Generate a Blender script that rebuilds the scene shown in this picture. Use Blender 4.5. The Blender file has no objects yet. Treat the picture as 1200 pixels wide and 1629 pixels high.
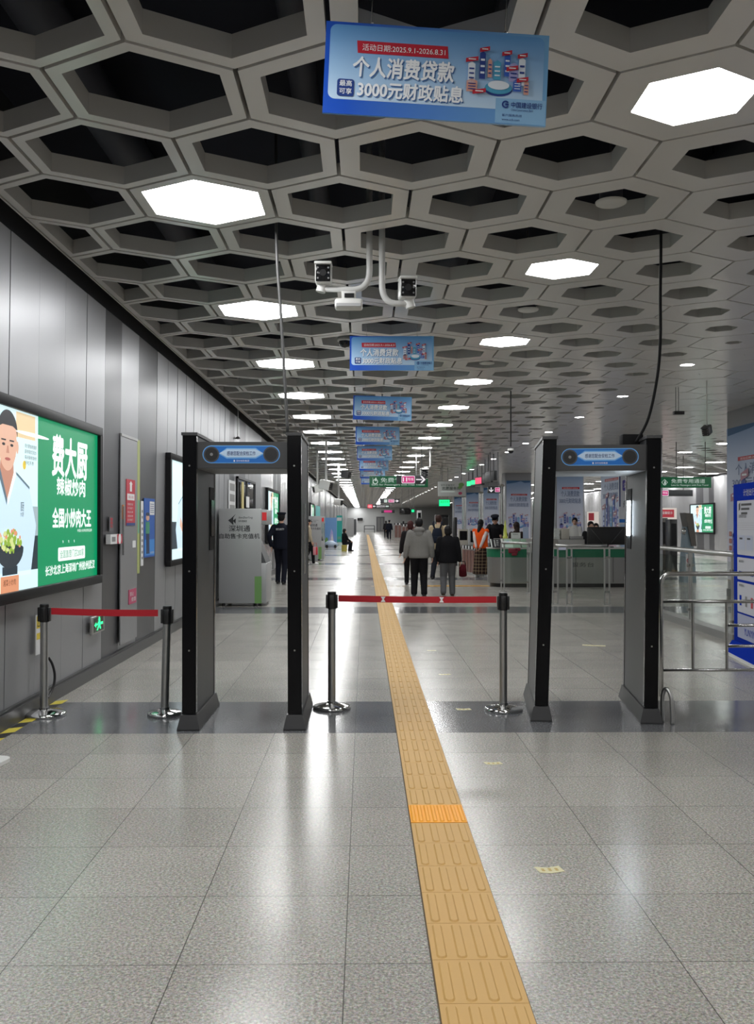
import bpy, bmesh, math, random
from mathutils import Vector, Matrix, Euler
R = math.radians
random.seed(7)
SC = bpy.context.scene
COL = SC.collection

# ------------------------------------------------------------------ camera, light, exposure
F, CX, CY = 1470.0, 600.0, 814.5          # focal length and centre in pixels of the 1200x1629 frame
CAMZ = 1.575
cam_data = bpy.data.cameras.new('camera')
cam_data.sensor_fit = 'HORIZONTAL'; cam_data.sensor_width = 36.0
cam_data.lens = 36.0 * F / 1200.0
cam_data.clip_end = 400
CAM = bpy.data.objects.new('camera', cam_data); COL.objects.link(CAM)
CAM.location = (0, 0, CAMZ)
CAM.rotation_euler = Euler((R(90 + 0.604), 0, R(-0.7796)), 'XYZ')
SC.camera = CAM
world = bpy.data.worlds.new('world'); SC.world = world; world.use_nodes = True
world.node_tree.nodes['Background'].inputs[0].default_value = (0.8, 0.9, 1.0, 1)
world.node_tree.nodes['Background'].inputs[1].default_value = 0.02
SC.view_settings.view_transform = 'Standard'; SC.view_settings.look = 'None'
SC.view_settings.exposure = 0.0; SC.view_settings.gamma = 1.0
SC.view_settings.use_curve_mapping = False
LIGHT_STRENGTH = 33.0                      # the hexagonal ceiling lights
SC.cycles.use_denoising = True
SC.cycles.max_bounces = 8; SC.cycles.diffuse_bounces = 6; SC.cycles.glossy_bounces = 5
SC.cycles.caustics_reflective = False; SC.cycles.caustics_refractive = False
SC.cycles.sample_clamp_indirect = 4.0

CZ = 3.917          # ceiling height
WL, WR, YEND, YBACK = -2.74, 17.4, 150.0, -7.0
_rot = CAM.rotation_euler.to_matrix()
def ray(x, y):
    return _rot @ Vector(((x - CX) / F, -(y - CY) / F, -1.0))
def on_z(x, y, z=0.0):
    d = ray(x, y); t = (z - CAMZ) / d.z
    return Vector((d.x * t, d.y * t, z))
def at_y(x, y, Y):
    d = ray(x, y); t = Y / d.y
    return Vector((d.x * t, Y, CAMZ + d.z * t))
def at_x(x, y, X):
    d = ray(x, y); t = X / d.x
    return Vector((X, d.y * t, CAMZ + d.z * t))

# ------------------------------------------------------------------ materials
def lin(c):
    if isinstance(c, str):
        c = c.lstrip('#'); c = [int(c[i:i+2], 16) / 255 for i in (0, 2, 4)]
        return tuple(((v / 12.92) if v <= 0.04045 else ((v + 0.055) / 1.055) ** 2.4) for v in c) + (1,)
    return tuple(c) + (1,) if len(c) == 3 else tuple(c)
_m = {}
def nd(nt, t, **kw):
    n = nt.nodes.new(t)
    for k, v in kw.items(): setattr(n, k, v)
    return n
def mat(name, col, rough=0.5, metal=0.0, emit=0.0, bump=0.0, bscale=40.0, var=0.0, coat=0.0, spec=0.5, trans=0.0, aniso=0.0, stretch=None):
    if name in _m: return _m[name]
    m = bpy.data.materials.new(name); m.use_nodes = True; _m[name] = m
    nt = m.node_tree; b = nt.nodes['Principled BSDF']
    c = lin(col)
    b.inputs['Base Color'].default_value = c; b.inputs['Roughness'].default_value = rough
    b.inputs['Metallic'].default_value = metal; b.inputs['Specular IOR Level'].default_value = spec
    b.inputs['Coat Weight'].default_value = coat; b.inputs['Transmission Weight'].default_value = trans
    if aniso: b.inputs['Anisotropic'].default_value = aniso
    if emit:
        b.inputs['Emission Color'].default_value = c; b.inputs['Emission Strength'].default_value = emit
        b.inputs['Base Color'].default_value = (c[0] * .3, c[1] * .3, c[2] * .3, 1)
    if bump or var:
        tc = nd(nt, 'ShaderNodeTexCoord'); mp = nd(nt, 'ShaderNodeMapping'); no = nd(nt, 'ShaderNodeTexNoise')
        nt.links.new(tc.outputs['Object'], mp.inputs[0]); nt.links.new(mp.outputs[0], no.inputs['Vector'])
        if stretch: mp.inputs['Scale'].default_value = stretch
        no.inputs['Scale'].default_value = bscale; no.inputs['Detail'].default_value = 3
        if bump:
            bp = nd(nt, 'ShaderNodeBump'); bp.inputs['Strength'].default_value = bump; bp.inputs['Distance'].default_value = 0.02
            nt.links.new(no.outputs[0], bp.inputs['Height']); nt.links.new(bp.outputs[0], b.inputs['Normal'])
        if var:
            mx = nd(nt, 'ShaderNodeMix', data_type='RGBA')
            mx.inputs[6].default_value = tuple(v * (1 - var) for v in c[:3]) + (1,)
            mx.inputs[7].default_value = tuple(min(1, v * (1 + var)) for v in c[:3]) + (1,)
            nt.links.new(no.outputs[0], mx.inputs[0]); nt.links.new(mx.outputs[2], b.inputs['Base Color'])
    return m
def grad_mat(name, c0, c1, axis='Z', a=0.0, bb=1.0, rough=0.4, emit=0.0, mid=None):
    """a printed colour gradient along an object axis, from a to bb"""
    if name in _m: return _m[name]
    m = bpy.data.materials.new(name); m.use_nodes = True; _m[name] = m
    nt = m.node_tree; b = nt.nodes['Principled BSDF']; b.inputs['Roughness'].default_value = rough
    tc = nd(nt, 'ShaderNodeTexCoord'); sp = nd(nt, 'ShaderNodeSeparateXYZ'); mr = nd(nt, 'ShaderNodeMapRange')
    cr = nd(nt, 'ShaderNodeValToRGB')
    cr.color_ramp.elements[0].color = lin(c0); cr.color_ramp.elements[1].color = lin(c1)
    if mid:
        e = cr.color_ramp.elements.new(mid[0]); e.color = lin(mid[1])
    mr.inputs[1].default_value = a; mr.inputs[2].default_value = bb
    nt.links.new(tc.outputs['Object'], sp.inputs[0]); nt.links.new(sp.outputs[axis], mr.inputs[0])
    nt.links.new(mr.outputs[0], cr.inputs[0]); nt.links.new(cr.outputs[0], b.inputs['Base Color'])
    if emit:
        nt.links.new(cr.outputs[0], b.inputs['Emission Color']); b.inputs['Emission Strength'].default_value = emit
    return m

# ------------------------------------------------------------------ mesh builder
class MB:
    def __init__(s, M=None):
        s.v, s.f, s.mi, s.mats, s.sm = [], [], [], [], []
        s.M = M or Matrix.Identity(4)
    def m(s, mt):
        if mt not in s.mats: s.mats.append(mt)
        return s.mats.index(mt)
    def add(s, vs, fs, mt, smooth=False):
        b = len(s.v); s.v += [s.M @ Vector(v) for v in vs]; k = s.m(mt)
        for f in fs:
            s.f.append([b + i for i in f]); s.mi.append(k); s.sm.append(smooth)
    def box(s, lo, hi, mt, bev=0.0):
        (x0, y0, z0), (x1, y1, z1) = lo, hi
        if bev <= 0:
            vs = [(x0,y0,z0),(x1,y0,z0),(x1,y1,z0),(x0,y1,z0),(x0,y0,z1),(x1,y0,z1),(x1,y1,z1),(x0,y1,z1)]
            s.add(vs, [(0,3,2,1),(4,5,6,7),(0,1,5,4),(1,2,6,5),(2,3,7,6),(3,0,4,7)], mt); return
        bm = bmesh.new(); bmesh.ops.create_cube(bm, size=1)
        for v in bm.verts: v.co = Vector(((x0+x1)/2 + v.co.x*(x1-x0), (y0+y1)/2 + v.co.y*(y1-y0), (z0+z1)/2 + v.co.z*(z1-z0)))
        bmesh.ops.bevel(bm, geom=bm.edges[:], offset=min(bev, .45*min(x1-x0, y1-y0, z1-z0)), segments=2, profile=.5, affect='EDGES')
        s.bm(bm, mt, True)
    def bm(s, bm, mt, smooth=False):
        bm.verts.index_update()
        s.add([v.co.copy() for v in bm.verts], [[v.index for v in f.verts] for f in bm.faces], mt, smooth); bm.free()
    def hexa(s, b4, t4, mt):
        s.add(list(b4) + list(t4), [(0,3,2,1),(4,5,6,7),(0,1,5,4),(1,2,6,5),(2,3,7,6),(3,0,4,7)], mt)
    def cyl(s, p0, p1, r0, mt, r1=None, n=16, caps=True, round_=False):
        r1 = r0 if r1 is None else r1
        p0, p1 = Vector(p0), Vector(p1); d = (p1 - p0).normalized()
        a = d.orthogonal().normalized(); b = d.cross(a)
        rings = [(p0, r0), (p1, r1)]
        if round_:
            q = [(-r0*math.cos(t), r0*math.sin(t)) for t in (R(20), R(45), R(70))]
            rings = [(p0 + d*h, r) for h, r in q] + rings + [(p1 + d*r1*math.cos(t), r1*math.sin(t)) for t in (R(70), R(45), R(20))]
        vs = [c + (a*math.cos(2*math.pi*i/n) + b*math.sin(2*math.pi*i/n))*r for c, r in rings for i in range(n)]
        fs = [(k*n+i, k*n+(i+1) % n, (k+1)*n+(i+1) % n, (k+1)*n+i) for k in range(len(rings)-1) for i in range(n)]
        s.add(vs, fs, mt, True)
        if caps:
            s.add(vs[:n], [list(range(n))[::-1]], mt); s.add(vs[-n:], [list(range(n))], mt)
    def tube(s, pts, r, mt, n=10):
        pts = [Vector(p) for p in pts]; vs = []; a = None
        for i, p in enumerate(pts):
            d = (pts[min(i+1, len(pts)-1)] - pts[max(i-1, 0)]).normalized()
            a = d.orthogonal().normalized() if a is None else (a - d*a.dot(d)).normalized()
            b = d.cross(a)
            vs += [p + (a*math.cos(2*math.pi*k/n) + b*math.sin(2*math.pi*k/n))*r for k in range(n)]
        fs = [(i*n+k, i*n+(k+1) % n, (i+1)*n+(k+1) % n, (i+1)*n+k) for i in range(len(pts)-1) for k in range(n)]
        fs += [list(range(n))[::-1], list(range((len(pts)-1)*n, len(pts)*n))]
        s.add(vs, fs, mt, True)
    def lathe(s, prof, c, mt, n=32, a0=0.0, a1=360.0):
        full = abs(a1 - a0) >= 359.9; k = n if full else n + 1
        vs = [(c[0] + r*math.cos(R(a0 + (a1-a0)*i/n)), c[1] + r*math.sin(R(a0 + (a1-a0)*i/n)), c[2] + z) for r, z in prof for i in range(k)]
        fs = [(j*k+i, j*k+(i+1) % k, (j+1)*k+(i+1) % k, (j+1)*k+i) for j in range(len(prof)-1) for i in range(n)]
        s.add(vs, fs, mt, True)
    def ell(s, c, r, mt, rot=None, n=16, k=10):
        vs = []
        for j in range(k + 1):
            t = math.pi*j/k
            for i in range(n):
                p = Vector((r[0]*math.sin(t)*math.cos(2*math.pi*i/n), r[1]*math.sin(t)*math.sin(2*math.pi*i/n), -r[2]*math.cos(t)))
                vs.append(Vector(c) + (rot @ p if rot else p))
        fs = [(j*n+i, j*n+(i+1) % n, (j+1)*n+(i+1) % n, (j+1)*n+i) for j in range(k) for i in range(n)]
        s.add(vs, fs, mt, True)
    def loft(s, rings, mt, n=20, caps=True):
        """rings: (centre, rx, ry) ellipses lying flat"""
        vs = [(c[0] + rx*math.cos(2*math.pi*i/n), c[1] + ry*math.sin(2*math.pi*i/n), c[2]) for c, rx, ry in rings for i in range(n)]
        fs = [(j*n+i, j*n+(i+1) % n, (j+1)*n+(i+1) % n, (j+1)*n+i) for j in range(len(rings)-1) for i in range(n)]
        if caps: fs += [list(range(n))[::-1], list(range((len(rings)-1)*n, len(rings)*n))]
        s.add(vs, fs, mt, True)
    def prism(s, poly, h0, h1, mt):
        n = len(poly); vs = [(x, y, h0) for x, y in poly] + [(x, y, h1) for x, y in poly]
        s.add(vs, [list(range(n))[::-1], list(range(n, 2*n))] + [(i, (i+1) % n, n+(i+1) % n, n+i) for i in range(n)], mt)
    # flat printing in the local plane: x right, y up, z = layer
    def poly(s, pts, z, mt): s.add([(x, y, z) for x, y in pts], [list(range(len(pts)))], mt)
    def rect(s, x0, y0, x1, y1, z, mt): s.poly([(x0,y0),(x1,y0),(x1,y1),(x0,y1)], z, mt)
    def rrect(s, x0, y0, x1, y1, r, z, mt, n=5):
        pts = []
        for cx, cy, a in ((x1-r, y0+r, -90), (x1-r, y1-r, 0), (x0+r, y1-r, 90), (x0+r, y0+r, 180)):
            pts += [(cx + r*math.cos(R(a + 90*i/n)), cy + r*math.sin(R(a + 90*i/n))) for i in range(n+1)]
        s.poly(pts, z, mt)
    def disc(s, cx, cy, rx, z, mt, ry=None, n=24, a0=0, a1=360):
        ry = ry or rx
        s.poly([(cx + rx*math.cos(R(a0 + (a1-a0)*i/n)), cy + ry*math.sin(R(a0 + (a1-a0)*i/n))) for i in range(n if a1-a0 == 360 else n+1)], z, mt)
    def ring(s, cx, cy, r, w, z, mt, a0=0, a1=360, n=28):
        for i in range(n):
            t0, t1 = R(a0 + (a1-a0)*i/n), R(a0 + (a1-a0)*(i+1)/n)
            s.poly([(cx+(r-w)*math.cos(t0), cy+(r-w)*math.sin(t0)), (cx+r*math.cos(t0), cy+r*math.sin(t0)), (cx+r*math.cos(t1), cy+r*math.sin(t1)), (cx+(r-w)*math.cos(t1), cy+(r-w)*math.sin(t1))], z, mt)
    def text(s, t, x, y, h, z, mt, w=None, bold=0.0, align='L', shear=0.0):
        """text whose glyph height is about h with its lower left at (x, y); w stretches it to that width"""
        vs, fs, bw, bh = glyphs(t, 0)
        k = h / bh; kx = (w / bw) if w else k
        ox = x - (bw*kx/2 if align == 'C' else bw*kx if align == 'R' else 0)
        offs = [(0, 0)] + ([(bold, 0), (-bold, 0), (0, bold), (0, -bold)] if bold else [])
        for q, (dx, dy) in enumerate(offs):
            s.add([(ox + (p[0] + dx)*kx + shear*p[1]*k, y + (p[1] + dy)*k, z + .00005*q) for p in vs], fs, mt)
    def build(s, name, parent=None, loc=None):
        me = bpy.data.meshes.new(name)
        vs = s.v if loc is None else [v - Vector(loc) for v in s.v]
        me.from_pydata([tuple(v) for v in vs], [], s.f)
        for mt in s.mats: me.materials.append(mt)
        me.polygons.foreach_set('material_index', s.mi); me.polygons.foreach_set('use_smooth', s.sm)
        me.update()
        o = bpy.data.objects.new(name, me); COL.objects.link(o)
        if loc is not None: o.location = loc
        if parent is not None: o.parent = parent
        return o
_g = {}
def glyphs(t, bold):
    key = (t, bold)
    if key in _g: return _g[key]
    cu = bpy.data.curves.new('t', 'FONT'); cu.body = t; cu.size = 1.0; cu.resolution_u = 3; cu.offset = bold; cu.dimensions = '2D'; cu.fill_mode = 'FRONT'
    o = bpy.data.objects.new('t', cu); COL.objects.link(o)
    bpy.context.view_layer.update()
    me = bpy.data.meshes.new_from_object(o.evaluated_get(bpy.context.evaluated_depsgraph_get()))
    vs = [(v.co.x, v.co.y) for v in me.vertices]; fs = [list(p.vertices) for p in me.polygons]
    bpy.data.objects.remove(o); bpy.data.curves.remove(cu); bpy.data.meshes.remove(me)
    x0 = min(v[0] for v in vs); x1 = max(v[0] for v in vs); y0 = min(v[1] for v in vs); y1 = max(v[1] for v in vs)
    _g[key] = ([(a - x0, b - y0) for a, b in vs], fs, x1 - x0, y1 - y0)
    return _g[key]
def frame(o, u, v):
    """matrix of a flat panel: origin, right and up directions (normal = right x up)"""
    u = Vector(u).normalized(); v = Vector(v).normalized(); n = u.cross(v)
    M = Matrix((u, v, n)).transposed().to_4x4(); M.translation = Vector(o); return M

def tag(o, label, cat, group=None, kind=None):
    o['label'] = label; o['category'] = cat
    if group: o['group'] = group
    if kind: o['kind'] = kind
    return o
def thing(name, label, cat, loc=(0,0,0), group=None, rotz=0.0):
    o = bpy.data.objects.new(name, None); COL.objects.link(o); o.location = loc; o.rotation_euler = (0, 0, rotz)
    o.empty_display_size = .1
    return tag(o, label, cat, group)
def structure(mb, name, label, cat):
    o = mb.build(name); o['kind'] = 'structure'; o['label'] = label; o['category'] = cat; return o
def dup(root, label=None, group=None, loc=None, rot=None):
    r = root.copy(); COL.objects.link(r)
    if loc is not None: r.location = loc
    if rot is not None: r.rotation_euler = rot
    if label: r['label'] = label
    if group: r['group'] = group
    for ch in list(root.children):
        c = ch.copy(); COL.objects.link(c); c.parent = r; c.matrix_parent_inverse = ch.matrix_parent_inverse
        for g in list(ch.children):
            d = g.copy(); COL.objects.link(d); d.parent = c; d.matrix_parent_inverse = g.matrix_parent_inverse
    return r
ORD = ['first', 'second', 'third', 'fourth', 'fifth', 'sixth', 'seventh', 'eighth', 'ninth', 'tenth', 'eleventh', 'twelfth']

# common materials
STEEL = mat('stainless', (.55, .55, .54), .22, 1.0)
STEELB = mat('stainless_brushed', (.5, .5, .49), .38, 1.0)
BLACK = mat('black_plastic', (.012, .012, .013), .35)
BLACKG = mat('black_gloss', (.008, .008, .009), .12)
WHITE = mat('white_plastic', (.75, .75, .73), .4)
WINK = mat('white_ink', (.85, .86, .88), .5)
DARKG = mat('dark_grey_paint', (.055, .057, .06), .38)
GREY = mat('grey_paint', (.22, .22, .22), .4)
INK = mat('black_ink', (.02, .02, .025), .5)
RED = mat('red_webbing', (.48, .008, .02), .6)
# ================================================================== FLOOR
def floor_material():
    m = bpy.data.materials.new('granite_floor'); m.use_nodes = True; nt = m.node_tree; b = nt.nodes['Principled BSDF']
    L = nt.links.new
    tc = nd(nt, 'ShaderNodeTexCoord'); sp = nd(nt, 'ShaderNodeSeparateXYZ'); L(tc.outputs['Object'], sp.inputs[0])
    def math_(op, a, c=None):
        n = nd(nt, 'ShaderNodeMath', operation=op)
        for i, v in enumerate((a, c)):
            if v is None: continue
            if isinstance(v, (int, float)): n.inputs[i].default_value = v
            else: L(v, n.inputs[i])
        return n.outputs[0]
    def cell(out, off):
        q = math_('DIVIDE', math_('SUBTRACT', out, off), 0.6)
        fr = math_('FRACT', q); d = math_('ABSOLUTE', math_('SUBTRACT', fr, 0.5))
        return math_('GREATER_THAN', d, 0.5 - 0.0035), math_('FLOOR', q)
    jx, ix = cell(sp.outputs['X'], -0.069); jy, iy = cell(sp.outputs['Y'], 6.91)
    joint = math_('MAXIMUM', jx, jy)
    cm = nd(nt, 'ShaderNodeCombineXYZ'); L(ix, cm.inputs[0]); L(iy, cm.inputs[1])
    wn = nd(nt, 'ShaderNodeTexWhiteNoise'); L(cm.outputs[0], wn.inputs[0])
    n1 = nd(nt, 'ShaderNodeTexNoise'); n1.inputs['Scale'].default_value = 85; n1.inputs['Detail'].default_value = 5; n1.inputs['Roughness'].default_value = .8
    n2 = nd(nt, 'ShaderNodeTexNoise'); n2.inputs['Scale'].default_value = 2.2; n2.inputs['Detail'].default_value = 4
    vo = nd(nt, 'ShaderNodeTexVoronoi'); vo.inputs['Scale'].default_value = 170
    for n in (n1, n2, vo): L(tc.outputs['Object'], n.inputs['Vector'])
    cr = nd(nt, 'ShaderNodeValToRGB'); cr.color_ramp.elements[0].position = .34; cr.color_ramp.elements[1].position = .66
    cr.color_ramp.elements[0].color = (.13, .115, .085, 1); cr.color_ramp.elements[1].color = (.60, .56, .475, 1)
    e = cr.color_ramp.elements.new(.5); e.color = (.335, .308, .252, 1)
    L(n1.outputs[0], cr.inputs[0])
    hv = nd(nt, 'ShaderNodeMix', data_type='RGBA', blend_type='MULTIPLY'); hv.inputs[0].default_value = .35
    L(cr.outputs[0], hv.inputs[6]); L(vo.outputs['Color'], hv.inputs[7])
    hs = nd(nt, 'ShaderNodeHueSaturation'); hs.inputs['Saturation'].default_value = .55; L(hv.outputs[2], hs.inputs['Color'])
    tone = math_('ADD', math_('MULTIPLY', wn.outputs['Value'], .16), math_('ADD', math_('MULTIPLY', n2.outputs[0], .2), 1.0))
    tv = nd(nt, 'ShaderNodeMix', data_type='RGBA', blend_type='MULTIPLY'); tv.inputs[0].default_value = 1; L(hs.outputs[0], tv.inputs[6])
    cc = nd(nt, 'ShaderNodeCombineColor')
    for i in range(3): L(tone, cc.inputs[i])
    L(cc.outputs[0], tv.inputs[7])
    # the dark cross bands, two tiles wide every fifteen tiles
    fr = math_('MULTIPLY', math_('FRACT', math_('DIVIDE', math_('SUBTRACT', sp.outputs['Y'], 6.91), 9.0)), 9.0)
    band = math_('LESS_THAN', fr, 1.2)
    dk = nd(nt, 'ShaderNodeMix', data_type='RGBA', blend_type='MULTIPLY'); L(band, dk.inputs[0]); L(tv.outputs[2], dk.inputs[6]); dk.inputs[7].default_value = (.36, .385, .45, 1)
    jt = nd(nt, 'ShaderNodeMix', data_type='RGBA'); L(math_('MULTIPLY', joint, .8), jt.inputs[0]); L(dk.outputs[2], jt.inputs[6]); jt.inputs[7].default_value = (.035, .033, .03, 1)
    L(jt.outputs[2], b.inputs['Base Color'])
    rg = math_('ADD', math_('SUBTRACT', math_('MULTIPLY', n2.outputs[0], .1), math_('MULTIPLY', band, .07)), .135)
    L(math_('ADD', math_('MULTIPLY', n1.outputs[0], .08), rg), b.inputs['Roughness'])
    b.inputs['IOR'].default_value = 1.45
    bp = nd(nt, 'ShaderNodeBump'); bp.inputs['Strength'].default_value = .06; bp.inputs['Distance'].default_value = .004
    n3 = nd(nt, 'ShaderNodeTexNoise'); n3.inputs['Scale'].default_value = 6; L(tc.outputs['Object'], n3.inputs['Vector'])
    L(n3.outputs[0], bp.inputs['Height']); L(bp.outputs[0], b.inputs['Normal'])
    return m
fl = MB(); FM = floor_material()
fl.box((WL - .1, YBACK, -.05), (WR + .1, YEND, 0), FM)
structure(fl, 'floor', 'polished speckled grey granite floor in square tiles with dark cross bands', 'floor')

# ================================================================== CEILING
PANEL = mat('ceiling_panel_paint', (.69, .67, .645), .22, var=.05, bscale=1.3)
PANELI = mat('ceiling_panel_inner_shade', (.56, .55, .53), .5)  # inner cell walls: panel paint darkened, shade put into the colour
VOID = mat('plenum_black', (.010, .011, .022), .9, var=.4, bscale=2)
HS = 0.57735; ROW = 0.866; X0 = -1.172; Y0 = 6.80; XEDGE = -2.62
def aperture(x):
    x = min(x, 14.66 - x)
    K = [(-3, .87), (-1.2, .828), (1.83, .607), (2.8, .527), (3.8, .445), (4.35, .33), (4.8, .2), (5.4, .0)]
    for (a, p), (b, q) in zip(K, K[1:]):
        if x <= b: return p + (q - p) * (x - a) / (b - a)
    return 0.0
def gap(x): return .013 if x < .2 else max(.011, .013 - .002 * (x - .2) / 2)
def inset(poly, d):
    """inward offset of a convex counter-clockwise polygon"""
    n = len(poly); L = []
    for i in range(n):
        p, q = Vector(poly[i]), Vector(poly[(i+1) % n]); e = (q - p).normalized(); nn = Vector((-e.y, e.x)); L.append((p + nn*d, e))
    out = []
    for i in range(n):
        (p, e), (q, g) = L[i-1], L[i]; den = e.x*g.y - e.y*g.x
        if abs(den) < 1e-6: out.append(tuple(q)); continue
        t = ((q - p).x*g.y - (q - p).y*g.x) / den; out.append(tuple(p + e*t))
    return out
def clip_left(poly, x0):
    out = []
    for i in range(len(poly)):
        a, b = poly[i], poly[(i+1) % len(poly)]
        if a[0] >= x0: out.append(a)
        if (a[0] >= x0) != (b[0] >= x0):
            t = (x0 - a[0]) / (b[0] - a[0]); out.append((x0, a[1] + t*(b[1]-a[1])))
    return out
def hexpts(cx, cy, s): return [(cx + s*math.cos(R(30 + 60*k)), cy + s*math.sin(R(30 + 60*k))) for k in range(6)]
LIGHT_CELLS = []
def is_light(i, j):
    if i % 3 == 0 and i >= 0 and (j % 4) == (0 if (i // 3) % 2 == 0 else 2): return True
    return False
def panel_into(mb, cx, cy):
    r = aperture(cx); d = (1 - r) * .5
    full = hexpts(cx, cy, HS)
    if cx - .5 < XEDGE: full = clip_left(full, XEDGE)
    if cx + .5 > WR: full = [(min(x, WR - .002), y) for x, y in full]
    out = inset(full, gap(cx)); n = len(out)
    if r <= 0.02 or cx + .5 > WR:
        mb.add([(x, y, CZ) for x, y in out] + [(x, y, CZ + .06) for x, y in out],
               [list(range(n))[::-1]] + [(i, (i+1) % n, n+(i+1) % n, n+i) for i in range(n)], PANEL); return
    inn = inset(full, d)
    vs = [(x, y, CZ) for x, y in out] + [(x, y, CZ) for x, y in inn] + [(x, y, CZ + .125) for x, y in inn] + [(x, y, CZ + .09) for x, y in out]
    fs = [(i, n+i, n+(i+1) % n, (i+1) % n) for i in range(n)]
    w = [(n+i, 2*n+i, 2*n+(i+1) % n, n+(i+1) % n) for i in range(n)]
    o = [(i, (i+1) % n, 3*n+(i+1) % n, 3*n+i) for i in range(n)]
    mb.add(vs, fs + o, PANEL); b = len(mb.v) - len(vs)
    k = mb.m(PANELI)
    for f in w: mb.f.append([b+i for i in f]); mb.mi.append(k); mb.sm.append(False)
slab = MB()
slab.box((WL - .3, YBACK, 4.9), (WR + .1, YEND, 5.0), VOID)
ceil = structure(slab, 'ceiling', 'honeycomb ceiling of pale grey hexagonal panels with open centres below a black void', 'ceiling')
cells = []
JMAX = int((YEND - Y0) / ROW) + 1
for j in range(-15, JMAX):
    for i in range(-2, 20):
        cx = X0 + i + (.5 if j % 2 else 0); cy = Y0 + j*ROW
        if cx + .5 < XEDGE + .02 or cx - .5 > WR - .05 or cy > YEND - .3: continue
        lt = (j % 2 == 0) and is_light(i, j)
        if lt: LIGHT_CELLS.append((i, j, cx, cy))
        d = ray(600, 0)
        px = CX + F*(cx/cy - .0136) if cy > 3 else 1e5
        py = CY + 15.5 - F*(CZ - CAMZ)/cy if cy > 3 else -1e5
        vis = (-40 < px < 1240 and py > -40)
        cells.append((cy if vis else 1e6 + cy, cx, cy))
cells.sort()
for _, cx, cy in cells[:100]:
    mb = MB(); panel_into(mb, cx, cy)
    mb.build('ceiling_panel', ceil)
far = MB()
for _, cx, cy in cells[100:]: panel_into(far, cx, cy)
fo = far.build('ceiling_panel', ceil); fo['kind'] = 'stuff'
# edge trim of the ceiling along the left wall
et = MB(); et.box((XEDGE - .012, YBACK, CZ - .004), (XEDGE, YEND, CZ + .14), PANEL)
structure(et, 'trim_1', 'thin pale metal edge along the left side of the honeycomb ceiling', 'ceiling trim')
# dim ducts in the void
for k, (x, z, r) in enumerate(((-1.9, 4.55, .16), (-.42, 4.6, .1), (.95, 4.5, .2), (3.05, 4.62, .12))):
    dm = MB(); dm.cyl((x, YBACK, z), (x, 22, z), r, mat('duct', (.05, .05, .065), .6), n=14)
    for q in range(0, 22, 4): dm.box((x - .01, q, z), (x + .01, q + .02, 4.9), VOID)
    tag(dm.build('duct'), ['wide dim duct above the ceiling nearest the left wall', 'thin dim pipe in the ceiling void above the middle', 'widest dim duct in the ceiling void right of the middle', 'dim pipe in the ceiling void above the right gate'][k], 'duct')

# hexagonal lights
GLOW = mat('light_diffuser', (.985, .99, .985), .5, emit=LIGHT_STRENGTH)
HOUS = mat('light_housing', (.5, .5, .48), .5)
rowname = {0: 'left row', 3: 'right row', 6: 'nearer small row', 9: 'farther small row', 12: 'row past the small ones', 15: 'row nearest the right wall'}
_lm = {}
def light_mesh(r):
    key = round(r, 3)
    if key not in _lm:
        inn = hexpts(0, 0, HS*r*.995)
        a = MB(); a.add([(x, y, .004) for x, y in inn], [list(range(6))[::-1]], GLOW)
        b = MB(); b.add([(x, y, .004) for x, y in inn] + [(x, y, .1) for x, y in inn], [(i, (i+1) % 6, 6+(i+1) % 6, 6+i) for i in range(6)] + [list(range(6, 12))], HOUS)
        t = bpy.data.objects.new('ceiling_light', None); COL.objects.link(t)
        da = a.build('diffuser', t); hb = b.build('housing', t)
        c = MB(); c.add([(x, y, .004) for x, y in inn] + [(x, y, .1) for x, y in inn], [list(range(6))[::-1]], GLOW)
        c.add([(x, y, .004) for x, y in inn] + [(x, y, .1) for x, y in inn], [(i, (i+1) % 6, 6+(i+1) % 6, 6+i) for i in range(6)] + [list(range(6, 12))], HOUS)
        s_ = c.build('ceiling_light')
        _lm[key] = [t, s_, False]
    return _lm[key]
seen = {}
usedp = {}
for i, j, cx, cy in LIGHT_CELLS:
    r = max(aperture(cx), .2 if i in (6, 9) else aperture(cx))
    if cy > 120 and i > 3: continue
    p = light_mesh(r); rn = rowname.get(i, 'row')
    px = CX + F*(cx/cy - .0136) if cy > 1 else -1
    py = CY + 15.5 - F*(CZ - CAMZ)/cy if cy > 1 else -1
    inview = cy > 2 and -60 < px < 1260 and py > -30
    if inview: seen[i] = seen.get(i, 0) + 1
    small = 'small ' if i in (6, 9) else ''
    if not inview: lab, grp = 'white glowing hexagonal ceiling light overhead, outside the photo', 'hexagonal lights overhead'
    elif seen[i] <= 12: lab, grp = f'{small}glowing hexagonal ceiling light, {ORD[seen[i]-1]} from the camera in the {rn}', f'hexagonal lights of the {rn}'
    else: lab, grp = f'distant {small}glowing ceiling light beyond the twelfth of the {rn}', f'hexagonal lights of the {rn}'
    src = 0 if (cy < 45 and inview) else 1
    key = (round(r, 3), src)
    if key not in usedp: o = p[src]; usedp[key] = 1; o.location = (cx, cy, CZ)
    else: o = dup(p[src], loc=(cx, cy, CZ))
    tag(o, lab, 'ceiling light', grp)
for key, p in _lm.items():
    for s_ in (0, 1):
        if (key, s_) not in usedp:
            for ch in list(p[s_].children): bpy.data.objects.remove(ch)
            bpy.data.objects.remove(p[s_])

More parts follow.
